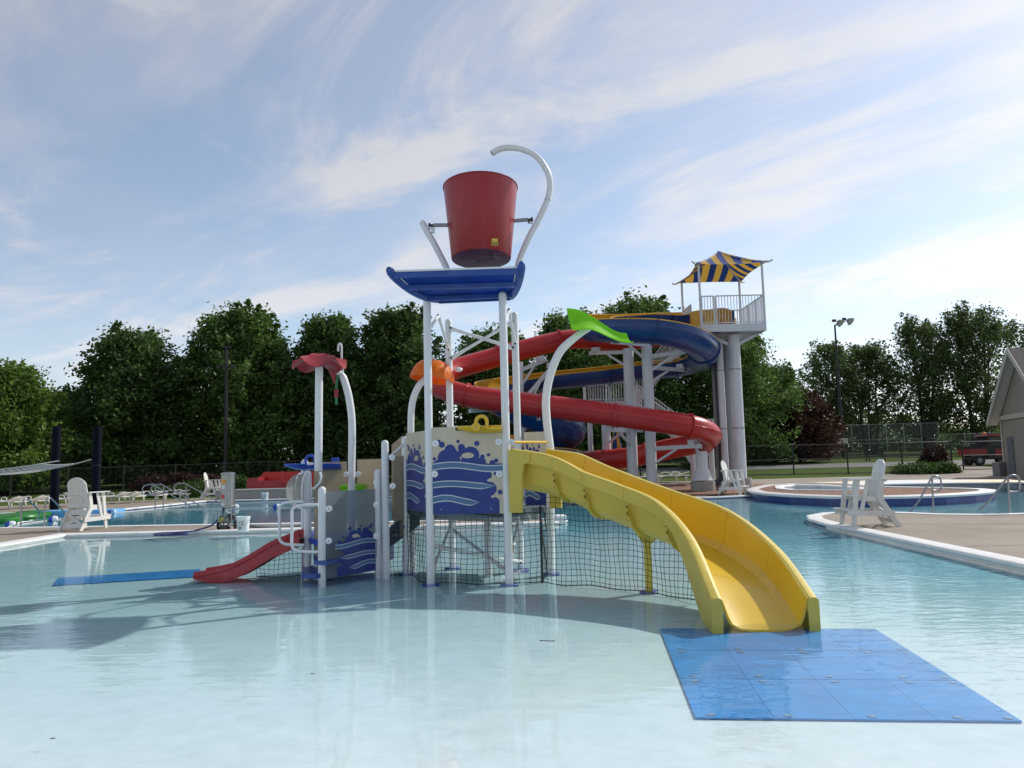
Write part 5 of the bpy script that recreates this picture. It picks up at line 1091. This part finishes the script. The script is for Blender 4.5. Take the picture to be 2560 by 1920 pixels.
# ------------------------------------------------------------------ lane line
ll = thing('lane_rope', 'pale lane rope with blue and white floats across the far pool', 'lane rope', atz(30, 1316, 0))
Lp = [atz(20, 1318, .0), atz(80, 1308, .0), atz(133, 1301, .0), atz(210, 1292, 0), atz(280, 1284, .0), atz(420, 1276, .0), atz(590, 1272, .0), atz(700, 1270, 0), atz(800, 1268, 0)]
b = MB(); b.tube([p + Vector((0, 0, .015)) for p in crv(Lp, 60)], .02, 6); b.build('rope', ROPE, ll)
for px, py in ((26, 1316), (133, 1302), (280, 1284), (588, 1271), (692, 1270)):
    c_ = atz(px, py, .0); b = MB(); b.lathe([(.03, -.15), (.08, -.13), (.11, -.06), (.11, .0)], (c_.x, c_.y, .06), 16, (1, .25, 0)); b.build('blue_float', BLUE, ll); b = MB(); b.lathe([(.11, .0), (.11, .07), (.08, .13), (.03, .15)], (c_.x, c_.y, .06), 16, (1, .25, 0)); b.build('white_float', PAIL, ll)

# ------------------------------------------------------------------ vacuum pump cart, pails, hoses
pc = atz(567, 1322, .085); PC = thing('pool_vacuum_pump', 'upright steel pool vacuum pump cart with stickers on the deck strip', 'pump', (pc.x, pc.y, .07)); x0, y0 = pc.x, pc.y
S8 = (pc - Vector((0, 0, EYE))).dot(cF) / FPX / 4.809
z8 = lambda y: .07 + (985 - y) * S8
b = MB(); pr = []
zz0, zz1 = z8(705), z8(330); rT = 78 * S8
nfl = 40; rows = []
for z in (zz0, zz1): rows.append([Vector((x0 + .02 + (rT + (.006 if k % 2 else 0)) * math.cos(2 * math.pi * k / nfl), y0 + (rT + (.006 if k % 2 else 0)) * math.sin(2 * math.pi * k / nfl), z)) for k in range(nfl + 1)])
b.sheet(rows); tk = b.build('tank', STEEL, PC, True, 20)
b = MB(); b.lathe([(rT + .006, zz1 - .01), (rT + .02, zz1), (rT + .02, zz1 + .035), (rT * .8, zz1 + .055), (0, zz1 + .06)], (x0 + .02, y0, 0), 30); b.build('tank_lid', STEEL, tk)
b = MB(); b.lathe([(rT + .004, zz0 + .02), (rT + .018, zz0 + .01), (rT + .018, zz0 - .03), (rT * .5, zz0 - .06), (0, zz0 - .06)], (x0 + .02, y0, 0), 30); b.build('tank_base', STEEL, tk)
b = MB(); b.box((x0 + .02, y0, zz1 + .07), (.05, .03, .03)); b.build('lid_handle', DARK, tk)
for (xx, ya, yb, wq, m_) in ((1062, 385, 435, 62, STICKO), (1060, 460, 500, 44, PAPER), (1056, 568, 612, 54, STICKR), (1056, 670, 698, 50, PAPER)):
    ang0 = -math.pi / 2 + math.asin(max(-1, min(1, (xx - 1092) / 78))); da = wq / 78 / 2
    b = MB(); b.sheet([[Vector((x0 + .02 + (rT + .009) * math.cos(a), y0 + (rT + .009) * math.sin(a), z)) for a in [ang0 - da + 2 * da * q / 6 for q in range(7)]] for z in (z8(ya), z8(yb))]); b.build('sticker', m_, tk)
b = MB()
for dx in (-.13, .17):
    for dy in (-.1, .12): b.beam((x0 + dx, y0 + dy, .16), (x0 + dx * .7 + .01, y0 + dy, zz0), .03)
b.box((x0 + .02, y0, .17), (.36, .26, .03)); b.build('cart_frame', GALV, PC, False)
b = MB(); b.tube([(x0 - .12, y0 - .06, .32), (x0 + .10, y0 - .06, .32)], .085, 16); b.build('motor', mat('motor_grey_paint', (.20, .19, .17), .5), PC)
b = MB(); b.cyl((x0 - .10, y0 - .15, .33), .07, .05, (0, 1, 0), 18, .01); b.build('motor_cap', mat('olive_cap', (.30, .28, .06), .4), PC)
b = MB(); b.ball((x0 + .12, y0 - .02, .40), .10, 12); b.build('pump_head', BLACK, PC)
b = MB(); b.tube(crv([(x0 - .02, y0, zz0 - .05), (x0 + .02, y0 - .03, .52), (x0 + .10, y0 - .02, .46)], 10), .03, 8); b.build('pump_pipe', PAIL, PC)
for dx, dy, r_ in ((-.20, 0, .10), (.24, .0, .115), (.0, .12, .07)):
    b = MB(); b.lathe([(r_ * .5, -.03), (r_ * .92, -.035), (r_, -.02), (r_, .02), (r_ * .92, .035), (r_ * .5, .03)], (x0 + dx, y0 + dy, .07 + r_), 20, (1, 0, 0)); o = b.build('wheel', RUBBER, PC); b = MB(); b.cyl((x0 + dx, y0 + dy, .07 + r_), r_ * .5, .05, (1, 0, 0), 14); b.build('wheel_hub', GALV, o)
b = MB(); b.box((x0 - .02, y0 - .15, .14), (.16, .08, .10)); b.build('control_box', DARK, PC, False)
hs = [(x0 - .05, y0 - .05, zz0 - .02), (x0 - .12, y0 - .1, .42), (x0 - .32, y0 - .18, .20), (x0 - .62, y0 - .3, .10)] + [tuple(atz(x, y, .10)) for x, y in ((480, 1328), (440, 1331), (400, 1333), (385, 1336))]
b = MB(); b.tube(crv(hs, 50), .022, 8); tag(b.build('vacuum_hose', PURPLE, None), 'dark blue vacuum hose running from pump cart to pool edge', 'hose')
b = MB(); b.tube(crv([atz(392, 1337, .10), atz(440, 1333, .095), atz(470, 1335, .10), atz(425, 1338, .09), atz(388, 1338, .05)], 24), [.022] * 25, 8); tag(b.build('hose_bundle', PURPLE, None), 'flattened blue hose bundle lying on the white coping', 'hose')
b = MB(); b.tube(crv([atz(x, y, .10) for x, y in ((624, 1313), (660, 1317), (700, 1316), (740, 1314), (800, 1312))], 30), .04, 8); tag(b.build('grey_hose', GREYH, None), 'thick grey hose lying on the deck behind white pail', 'hose')
def pail(label, c_, hgt, rad, print_=True):
    t = thing('plastic_pail', label, 'bucket', c_); k_ = hgt / .37
    b = MB(); b.lathe([(0, .002), (rad * .84, .002), (rad * .86, .01), (rad * .97, hgt * .80), (rad * 1.06, hgt * .80), (rad * 1.06, hgt * .83), (rad * .98, hgt * .84), (rad, hgt * .92), (rad * 1.08, hgt * .92), (rad * 1.08, hgt), (rad * .95, hgt), (rad * .94, hgt * .97), (0, hgt * .965)], c_, 30); b.build('pail_body', PAIL, t, True, 40)
    b = MB(); b.tube(crv([c_ + Vector((-rad * 1.07, 0, hgt * .86)), c_ + Vector((-rad * .8, -rad * .85, hgt * .5)), c_ + Vector((0, -rad * 1.1, hgt * .42)), c_ + Vector((rad * .8, -rad * .85, hgt * .5)), c_ + Vector((rad * 1.07, 0, hgt * .86))], 20), .004, 5); b.build('handle', GALV, t)
    def lab(u0, u1, v0, v1, m_, par, lf=0.0):
        b = MB(); b.sheet([[c_ + Vector(((rad * (.86 + .11 * v / .8) + .002 + lf) * math.sin(R(u0 + (u1 - u0) * q / 6)), -(rad * (.86 + .11 * v / .8) + .002 + lf) * math.cos(R(u0 + (u1 - u0) * q / 6)), hgt * v)) for q in range(7)] for v in (v0, v1)]); return b.build('label', m_, par)
    l0 = lab(-50, 40, .12, .74, PAPER, t)
    for u0, u1, v0, v1 in ((-2, 22, .66, .70), (-30, -6, .62, .645), (-30, -10, .57, .59), (4, 10, .58, .63), (0, 20, .50, .54), (-26, -14, .18, .32), (-10, 0, .20, .34), (4, 16, .44, .47), (-38, -20, .42, .44), (-38, -16, .38, .40)): lab(u0, u1, v0, v1, INK, l0, .0015)
    return t
c_ = atz(608, 1329, .085); pail('white plastic pail with printed label beside the vacuum pump', c_, .37, .155)
c_ = atz(664, 1251, .085); pail('white plastic pail with printed label at the far pool edge', Vector((c_.x, c_.y - .1, .085)), .38, .16)
# white edge box on the end of the deck strip
b = MB(); c_ = atz(1400, 1316, .08); b.box((1.2, 20.85, .14), (.25, .75, .12)); tag(b.build('end_marker', PAIL, None, False), 'white block at the end of the deck strip behind the slide', 'marker')
# ------------------------------------------------------------------ trees and shrubs
nr = np.random.default_rng(11)
def leaves(C, sig, per, size, flat=.7):
    n_ = len(C); c = np.repeat(C, per, 0) + np.clip(nr.normal(0, .85, (n_ * per, 3)), -1.5, 1.5) * np.repeat(sig, per)[:, None] * np.array([1, 1, .8]); N_ = len(c)
    a = nr.normal(0, 1, (N_, 3)); a[:, 2] *= flat; a /= np.linalg.norm(a, axis=1)[:, None]; q = nr.normal(0, 1, (N_, 3)); bq = np.cross(a, q); bq /= np.linalg.norm(bq, axis=1)[:, None]
    s_ = size * (.6 + .8 * nr.random(N_))[:, None]; w_ = s_ * .62
    v = np.stack([c - a * s_ * .5, c + bq * w_ * .5 + a * s_ * .05, c + a * s_ * .55, c - bq * w_ * .5 + a * s_ * .05], 1).reshape(-1, 3)
    return v, np.arange(N_ * 4).reshape(-1, 4)
def env(e): return float(np.interp(e, [0, .12, .32, .55, .75, .9, 1], [.72, .92, 1.0, .90, .68, .42, .18]))
def tree(label, px, Y, top_py, width_px, leafm, nl=30, per=34, leaf=.26, low=.16, shape=.45, name='broadleaf_tree', cat='tree', group=None, trunks=1, trunk_r=.22, sig=.5, sub=6, spread=1.0, wispy=0.0, base_z=None):
    P = at(px, 1150, Y); x0, y0 = P.x, Y; g = gz(x0, y0) if base_z is None else base_z; H = (at(px, top_py, Y).z - g) * (.94 if trunks == 1 else .97); Rw = width_px / FPX * Y / 2
    t = thing(name, label, cat, (x0, y0, g), group); b = MB(); cen = []; sg = []
    for k in range(trunks):
        ang = 2 * math.pi * k / max(1, trunks) + rnd.random(); lean = (0 if trunks == 1 else .5 * Rw * rnd.uniform(.5, 1.1)); top = Vector((x0 + lean * math.cos(ang), y0 + lean * math.sin(ang) * .7, g + H * (.80 if trunks == 1 else rnd.uniform(.74, .95)))); bs_ = Vector((x0 + (.5 * math.cos(ang) if trunks > 1 else 0), y0 + (.5 * math.sin(ang) if trunks > 1 else 0), g - .1))
        tp = crv([bs_, bs_.lerp(top, .3) + Vector((rnd.uniform(-.2, .2), rnd.uniform(-.2, .2), 0)), bs_.lerp(top, .65) + Vector((rnd.uniform(-.3, .3), rnd.uniform(-.3, .3), 0)), top], 18); b.tube(tp, [trunk_r * (1.35 if i == 0 else 1) * (1 - .82 * i / 18) for i in range(19)], 9)
        n_l = nl // trunks
        for j in range(n_l):
            h = low + (.97 - low) * ((j + rnd.random()) / n_l); az = j * 2.4 + rnd.uniform(-.5, .5) + k
            e = (h - low) / (1 - low); rad0 = Rw * env(e); prof = math.sin(math.pi * min(1, max(.02, e ** shape * .985))) ** .55 if e > 0 else .3
            rad = rad0 * rnd.uniform(.62, 1.22) * (1 + .16 * math.sin(2 * az + k + Y)) / (1 if trunks == 1 else 1.2); ti = min(17, int(max(0, h - .16) / .80 * 18)); st = tp[ti]
            end = Vector((tp[min(18, ti + 1)].x + rad * math.cos(az), tp[min(18, ti + 1)].y + rad * math.sin(az) * spread, g + H * min(.96, h + rnd.uniform(.0, .10) - (.05 if h < .3 else 0))))
            mid = st.lerp(end, .5) + Vector((rnd.uniform(-.3, .3), rnd.uniform(-.3, .3), rnd.uniform(-.1, .35) * (end - st).length * .25)); lp = crv([st, mid, end], 9); r1 = trunk_r * .34 * (1 - .6 * e) + .015; b.tube(lp, [r1 * (1 - .85 * i / 9) for i in range(10)], 5, False)
            for i in range(3, 10):
                for s_ in range(max(1, sub * i // 18 + 1)):
                    o_ = Vector((rnd.gauss(0, 1), rnd.gauss(0, 1), rnd.gauss(0, .8) + .15)) * (.10 + .055 * i) * min(1.5, Rw * .28); c_ = lp[i] + o_; e2 = min(1, max(0, ((c_.z - g) / H - low) / (1 - low))); c_.z = min(c_.z, g + H * rnd.uniform(.92, 1.02)); al = Rw * (env(e2) + .10) * rnd.uniform(.85, 1.30); q2 = Vector((c_.x - x0, c_.y - y0)); k3 = min(1, al / max(.01, q2.length)); c_.x = x0 + q2.x * k3; c_.y = y0 + q2.y * k3; cen.append(c_); sg.append(sig * rnd.uniform(.5, 1.25))
                    if rnd.random() < .35: b.tube([lp[i], lp[i].lerp(c_, .6) + Vector((0, 0, .05)), c_], [r1 * .3, r1 * .2, .008], 4, False)
            cen.append(end + Vector((0, 0, .15))); sg.append(sig * .55)
        cen.append(top + Vector((0, 0, H * .10))); sg.append(sig * .5)
        for q in range(6): cen.append(top + Vector((rnd.gauss(0, .3), rnd.gauss(0, .3), H * .17 * q / 6))); sg.append(sig * .4)
    for q in range(30 if trunks == 1 else 16):        # young shoots standing out of the crown
        e = rnd.uniform(.30, 1.0); az = rnd.uniform(0, 6.28); r_ = Rw * env(e) * rnd.uniform(.75, 1.0); p0 = Vector((x0 + r_ * math.cos(az), y0 + r_ * math.sin(az), g + H * (low + (1 - low) * e) * .97)); d_ = Vector((.6 * math.cos(az), .6 * math.sin(az), .5 + .8 * e)).normalized(); L = rnd.uniform(.7, 1.9) * min(1, Rw / 4)
        b.tube([p0 - d_ * .6, p0 + d_ * L], [.03, .008], 4, False)
        for i in range(5): cen.append(p0 + d_ * (L * i / 4) + Vector((rnd.gauss(0, .12), rnd.gauss(0, .12), 0))); sg.append(sig * (.62 - .09 * i))
    b.build('trunk', BARK, t)
    C = np.array([tuple(c) for c in cen]); sg = np.array(sg)
    v, f = leaves(C, sg, per, leaf); v = v - np.array([x0, y0, g]); v[:, 2] = np.maximum(v[:, 2], .25); o = rawmesh('crown', v, f, leafm, t)
    return t
GT = 'broadleaf trees beyond the fence'
tree('pale green sunlit tree standing left of the padded navy posts', 0, 54, 900, 290, LEAF3, 50, 44, .26, .06, .5, group=GT, sig=.55)
tree('rounded dark green maple behind the padded navy posts', 338, 62, 815, 300, LEAF1, 60, 46, .30, .06, .5, group=GT, sig=.6, trunk_r=.3)
tree('tallest dark green maple behind the dark light pole', 600, 64, 762, 305, LEAF2, 64, 48, .30, .06, .55, group=GT, sig=.6, trunk_r=.3)
tree('dense dark maple seen behind the red flower canopy', 822, 66, 770, 200, LEAF1, 54, 46, .30, .06, .55, group=GT, sig=.6, trunk_r=.28)
tree('tall dark maple standing behind the white tower posts', 1000, 66, 752, 250, LEAF1, 56, 46, .30, .06, .5, group=GT, sig=.6, trunk_r=.28)
tree('loose green tree seen between tower and red tube', 1235, 68, 806, 250, LEAF2, 48, 42, .29, .06, .5, group=GT, sig=.55)
tree('green tree whose top shows above the blue flume', 1440, 66, 765, 260, LEAF2, 48, 42, .29, .06, .5, group=GT, sig=.55)
tree('tall green tree rising behind the yellow lined flume', 1615, 70, 722, 300, LEAF2, 56, 44, .30, .06, .5, group=GT, sig=.6)
tree('bushy green tree just right of the tower columns', 1850, 68, 830, 300, LEAF2, 44, 42, .27, .08, .55, group=GT, sig=.65, trunk_r=.28)
tree('smaller green tree crown right behind the tower columns', 1940, 74, 900, 150, LEAF2, 26, 34, .27, .10, .55, group=GT, sig=.55)
tree('low dark tree filling the gap beside the pale tree', 150, 72, 985, 200, LEAF1, 30, 40, .28, .06, .6, group=GT, sig=.7)
tree('dark bronze leaved maple in front of the court fence', 2000, 70, 985, 190, LBRN, 34, 42, .22, .06, .7, name='bronze_maple', group=None, sig=.5, trunk_r=.14)
GL = 'thin trunked trees beyond the road'
tree('airy many trunked tree behind the floodlight pole', 2085, 96, 858, 150, LEAF4, 40, 22, .30, .22, .5, 'locust_tree', group=GL, trunks=3, sig=.62, sub=4, trunk_r=.20)
tree('airy thin trunked tree just right of floodlight pole', 2180, 98, 862, 150, LEAF4, 40, 22, .30, .22, .5, 'locust_tree', group=GL, trunks=3, sig=.62, sub=4, trunk_r=.20)
tree('tall spreading open crowned tree above the red vehicle', 2330, 94, 792, 190, LEAF4, 50, 22, .30, .20, .5, 'locust_tree', group=GL, trunks=4, sig=.65, sub=5, trunk_r=.24)
tree('tallest open crowned tree left of the tan building', 2455, 92, 760, 210, LEAF4, 52, 22, .30, .20, .5, 'locust_tree', group=GL, trunks=4, sig=.65, sub=5, trunk_r=.26)
tree('sparse leaning tree half hidden by the building roof', 2590, 84, 800, 150, LEAF4, 28, 14, .28, .25, .5, 'locust_tree', group=GL, trunks=3, sig=.6, sub=4, trunk_r=.20)
# dim woodland mass behind the park trees
C = []; S = []
for k in range(1500):
    x = rnd.uniform(-75, 30); y = rnd.uniform(84, 96); C.append((x, y, 1.2 + rnd.random() * (6.4 + 1.8 * math.sin(x * .21)))); S.append(1.0)
for k in range(1500):
    x = rnd.uniform(26, 92); y = rnd.uniform(104, 122); C.append((x, y, 1.6 + rnd.random() * (4.4 + 1.5 * math.sin(x * .17)))); S.append(1.0)
v, f = leaves(np.array(C), np.array(S), 22, .5); v[:, 2] = np.maximum(v[:, 2], .8); o = rawmesh('far_woods', v, f, LEAF1); tag(o, 'dark understorey of woods behind the park trees', 'woods', None, 'stuff')
def shrub(label, px, Y, wpx, hpx, leafm, n_=70, per=46, leaf=.09, sig=.12, name='shrub', grp=None, base_py=None, flat=1.0):
    P = at(px, 1200, Y); g = gz(P.x, Y); w_ = wpx / FPX * Y / 2; h = hpx / FPX * Y; t = thing(name, label, 'shrub', (P.x, Y, g), grp); C = []; b = MB()
    for k in range(n_):
        a = rnd.uniform(0, 6.28); r_ = math.sqrt(rnd.random()); e = rnd.random() ** .6; C.append((P.x + w_ * r_ * math.cos(a), Y + w_ * .8 * r_ * math.sin(a), g + .06 + h * e * math.sqrt(max(.05, 1 - r_ * r_ * .85))))
        if k % 6 == 0: b.tube([(P.x + w_ * .2 * math.cos(a), Y + w_ * .2 * math.sin(a), g - .05), C[-1]], [.015, .006], 4, False)
    b.build('stems', BARK, t); v, f = leaves(np.array(C), np.full(len(C), sig * max(.6, min(w_, 1.5))), per, leaf); v -= np.array([P.x, Y, g]); v[:, 2] = np.maximum(v[:, 2], .02); rawmesh('foliage', v, f, leafm, t)
for px, Y, wp, hp, w_ in ((385, 52, 90, 38, 'next to the near handrails'), (455, 52, 80, 42, 'in the middle of the row'), (515, 52, 70, 40, 'closest to the pump cart')): shrub('dark red barberry shrub behind the left deck, ' + w_, px, Y, wp, hp, LRED, 110, 50, .12, .2, 'barberry_shrub', 'dark red barberry shrubs')
shrub('rounded bright green shrub beside the single step handrail', 490, 46, 95, 36, LSHR, 110, 60, .10, .18); shrub('low green shrub behind the double step handrails', 408, 46, 70, 24, LSHR, 80, 50, .10, .18)
shrub('tall weedy green plant left of the red runout trough', 598, 48, 60, 46, LSHR, 60, 36, .12, .25, 'weedy_plant')
shrub('dark red rounded shrub in the planting by the footpath', 2340, 47.0, 70, 66, LRED, 120, 50, .10, .16)
shrub('spreading green juniper under the dark red shrub', 2300, 45.4, 120, 20, LSHR, 130, 50, .10, .16, 'juniper_shrub'); shrub('green juniper at the footpath side of the planting', 2362, 45.0, 70, 24, LSHR, 100, 50, .10, .16, 'juniper_shrub')
shrub('low dark bush behind the tower columns', 1760, 60, 110, 50, LEAF1, 80, 50, .16, .3)

# ------------------------------------------------------------------ light poles, bench, bins, signs, vehicle
P = at(563, 1180, 58); g = gz(P.x, 58); zt = at(563, 868, 58).z; lp = thing('light_pole', 'dark slender light pole with flat head before the maples', 'light pole', (P.x, 58, g))
b = MB(); b.tube([(P.x, 58, g), (P.x, 58, zt)], [.17, .11], 12); b.build('pole', BLACK, lp); b = MB(); b.box((P.x, 58, zt), (.55, .35, .14)); b.build('lamp_head', BLACK, lp, False); b = MB(); b.beam((P.x - .55, 58, zt - 1.45), (P.x + .55, 58, zt - 1.45), .09); b.box((P.x - .5, 57.9, zt - 1.5), (.22, .25, .3)); b.box((P.x + .5, 57.9, zt - 1.5), (.22, .25, .3)); b.build('speaker_arm', BLACK, lp, False)
P = at(2108, 1130, 82); g = gz(P.x, 82); zt = at(2104, 812, 82).z; lp = thing('floodlight_pole', 'tall dark floodlight pole with two bright lamp heads', 'light pole', (P.x, 82, g))
b = MB(); b.tube([(P.x, 82, g), (P.x, 82, zt)], [.16, .09], 12); b.build('pole', BLACK, lp)
for px, py in ((2099, 806), (2124, 802)):
    c_ = at(px, py, 81.8); b = MB(); b.lathe([(.03, -.30), (.20, -.22), (.42, .1), (.45, .2)], c_, 18, (.45, -.5, -.55)); o = b.build('lamp_shade', GALV, lp); b = MB(); b.lathe([(0, .22), (.43, .2)], c_, 18, (.45, -.5, -.55)); b.build('lamp_glass', LAMP, o); b = MB(); b.box(c_ + Vector((-.45, .3, .25)), (.35, .3, .25)); b.tube([c_ + Vector((-.4, .3, .25)), c_ + Vector((-.1, .1, .1)), Vector((P.x, 82, zt - .1))], .05, 6); b.build('ballast_box', DARK, o)
P = at(2190, 1150, 70); g = gz(P.x, 70); bn_ = thing('park_bench', 'dark slatted park bench on the grass beyond the road', 'bench', (P.x, 70, g))
for k in range(3): b = MB(); b.box((P.x, 70 - .2 + k * .16, g + .45), (1.7, .12, .04)); b.build('seat_slat', BLACK, bn_, False)
for k in range(3): b = MB(); b.box((P.x, 70.3, g + .60 + k * .13), (1.7, .04, .10)); b.build('back_slat', BLACK, bn_, False)
for s_ in (-1, 1): b = MB(); b.beam((P.x + s_ * .7, 69.75, g), (P.x + s_ * .7, 69.8, g + .45), .08); b.beam((P.x + s_ * .7, 70.35, g), (P.x + s_ * .7, 70.3, g + .95), .08); b.build('leg', BLACK, bn_, False)
def simple(name, label, cat, px, Y, w_, d_, h_, m_, lid=None):
    P = at(px, 1150, Y); g = gz(P.x, Y); t = thing(name, label, cat, (P.x, Y, g)); b = MB(); b.prism([(P.x - w_ / 2, Y - d_ / 2), (P.x + w_ / 2, Y - d_ / 2), (P.x + w_ / 2, Y + d_ / 2), (P.x - w_ / 2, Y + d_ / 2)], g, g + h_); b.build('body', m_, t, False)
    b = MB(); b.box((P.x, Y, g + h_ + .05), (w_ * 1.08, d_ * 1.08, .1)); b.build('lid', lid or m_, t, False); return t
simple('dumpster', 'dark steel dumpster in front of the court fence', 'dumpster', 1972, 80, 1.9, 1.3, 1.9, BLACK); simple('utility_cabinet', 'grey utility cabinet beside the dark dumpster', 'cabinet', 1940, 78, .9, .6, 1.1, mat('cabinet_grey', (.14, .15, .15), .6))
simple('trash_bin', 'black trash bin by the court fence gate', 'trash bin', 1905, 78, .6, .6, 1.0, BLACK); simple('trash_bin', 'black trash bin near the park bench', 'trash bin', 2066, 77, .6, .6, 1.0, BLACK)
P = at(2112, 1150, 76); g = gz(P.x, 76); sg_ = thing('notice_sign', 'pale notice board on a post before the court fence', 'sign', (P.x, 76, g)); b = MB(); b.tube([(P.x, 76.04, g), (P.x, 76.04, g + 2.2)], .04, 8); b.build('post', BLACK, sg_); b = MB(); b.box((P.x, 76, g + 1.75), (.85, .03, .65)); b.build('board', TRIMM, sg_, False)
P = at(2013, 1150, 74); g = gz(P.x, 74); fb = thing('globe_post', 'pale green post with round top on the far grass', 'post', (P.x, 74, g)); b = MB(); b.tube([(P.x, 74, g), (P.x, 74, g + 1.9)], .11, 10); b.build('shaft', mat('pale_green_paint', (.28, .33, .28), .5), fb); b = MB(); b.ball((P.x, 74, g + 2.1), .3, 14); b.build('globe', mat('pale_globe', (.40, .45, .42), .4), fb)
P = at(2320, 1150, 52); g = gz(P.x, 52); gp_ = thing('gate_post', 'black gate post with crossbar behind the dark red shrub', 'post', (P.x, 52, g)); b = MB(); b.box((P.x, 52, g + 1.05), (.28, .28, 2.1)); b.build('shaft', BLACK, gp_, False); b = MB(); b.box((P.x - .1, 52, g + 2.14), (.7, .3, .1)); b.build('cap', BLACK, gp_, False)

P = at(2474, 1150, 55); g = gz(P.x, 55); UX, UY = P.x, 55.0; U = thing('utility_vehicle', 'red and black utility vehicle with cargo bed parked on road', 'vehicle', (UX, UY, g))
def ub(name, P, y0, y1, m_, par=U): b = MB(); b.extr([Vector((UX + x, UY + y0, g + z)) for x, z in P], (0, y1 - y0, 0)); return b.build(name, m_, par, False)
ub('chassis', [(-1.45, .42), (1.5, .42), (1.55, .62), (-1.5, .62)], -.62, .62, BLACK)
ub('cargo_bed', [(-1.75, .72), (-.55, .72), (-.55, 1.18), (-1.78, 1.18)], -.72, .72, REDU); ub('bed_rim', [(-1.84, 1.18), (-.52, 1.18), (-.52, 1.32), (-1.84, 1.32)], -.76, .76, BLACK)
cab = ub('cab', [(-.5, .5), (.72, .5), (.78, 1.28), (.38, 2.0), (-.42, 2.02), (-.52, 1.3)], -.70, .70, BLACK)
ub('side_window', [(-.35, 1.35), (.58, 1.32), (.30, 1.88), (-.33, 1.9)], -.712, -.702, GLASS, cab); ub('door', [(.0, .62), (.62, .62), (.66, 1.1), (.0, 1.14)], -.725, -.703, REDU, cab)
ub('roof', [(-.55, 2.02), (.52, 2.0), (.40, 2.13), (-.46, 2.15)], -.75, .75, REDU); ub('hood', [(.78, .62), (1.62, .66), (1.66, 1.02), (1.5, 1.2), (.80, 1.34)], -.66, .66, BLACK); ub('fender', [(.95, .98), (1.68, .86), (1.64, 1.1), (1.05, 1.24)], -.75, -.665, REDU)
b = MB(); b.ball((UX + 1.6, UY - .55, g + 1.0), .13, 10, (.6, 1, .6)); b.build('headlight', LAMP, U); b = MB(); b.cyl((UX - .35, UY - .2, g + 2.24), .09, .16, n=12, bev=.03); b.build('beacon', STICKO, U)
for x in (-1.1, 1.15):
    for s_ in (-1, 1):
        b = MB(); b.lathe([(.2, -.13), (.32, -.15), (.37, -.09), (.37, .09), (.32, .15), (.2, .13)], (UX + x, UY + s_ * .64, g + .37), 22, (0, 1, 0)); o = b.build('wheel', RUBBER, U); b = MB(); b.cyl((UX + x, UY + s_ * .68, g + .37), .19, .16, (0, 1, 0), 16, .02); b.build('rim', GALV, o)

# twig and a few leaves afloat near the slide
P = atz(1366, 1602, .004); b = MB(); b.tube(crv([P + Vector((-.06, .01, 0)), P, P + Vector((.03, -.012, 0)), P + Vector((.075, -.01, 0))], 10), .004, 5); tag(b.build('floating_twig', BARK, None), 'tiny brown twig afloat on the shallow water before the tower', 'twig')
for px, py, w_ in ((316, 1615, 'near the tower shadow'), (131, 1846, 'in the shallowest foreground water'), (780, 1684, 'between the shadow and the landing mat')):
    P = atz(px, py, .004); b = MB(); b.add([P + Vector((-.018, 0, 0)), P + Vector((0, .008, .003)), P + Vector((.02, .003, 0)), P + Vector((0, -.008, .002))], [(0, 1, 2, 3)]); tag(b.build('fallen_leaf', BARK, None, True, 40, solid=.002), 'small brown leaf afloat ' + w_, 'leaf', 'leaves afloat on the pool')
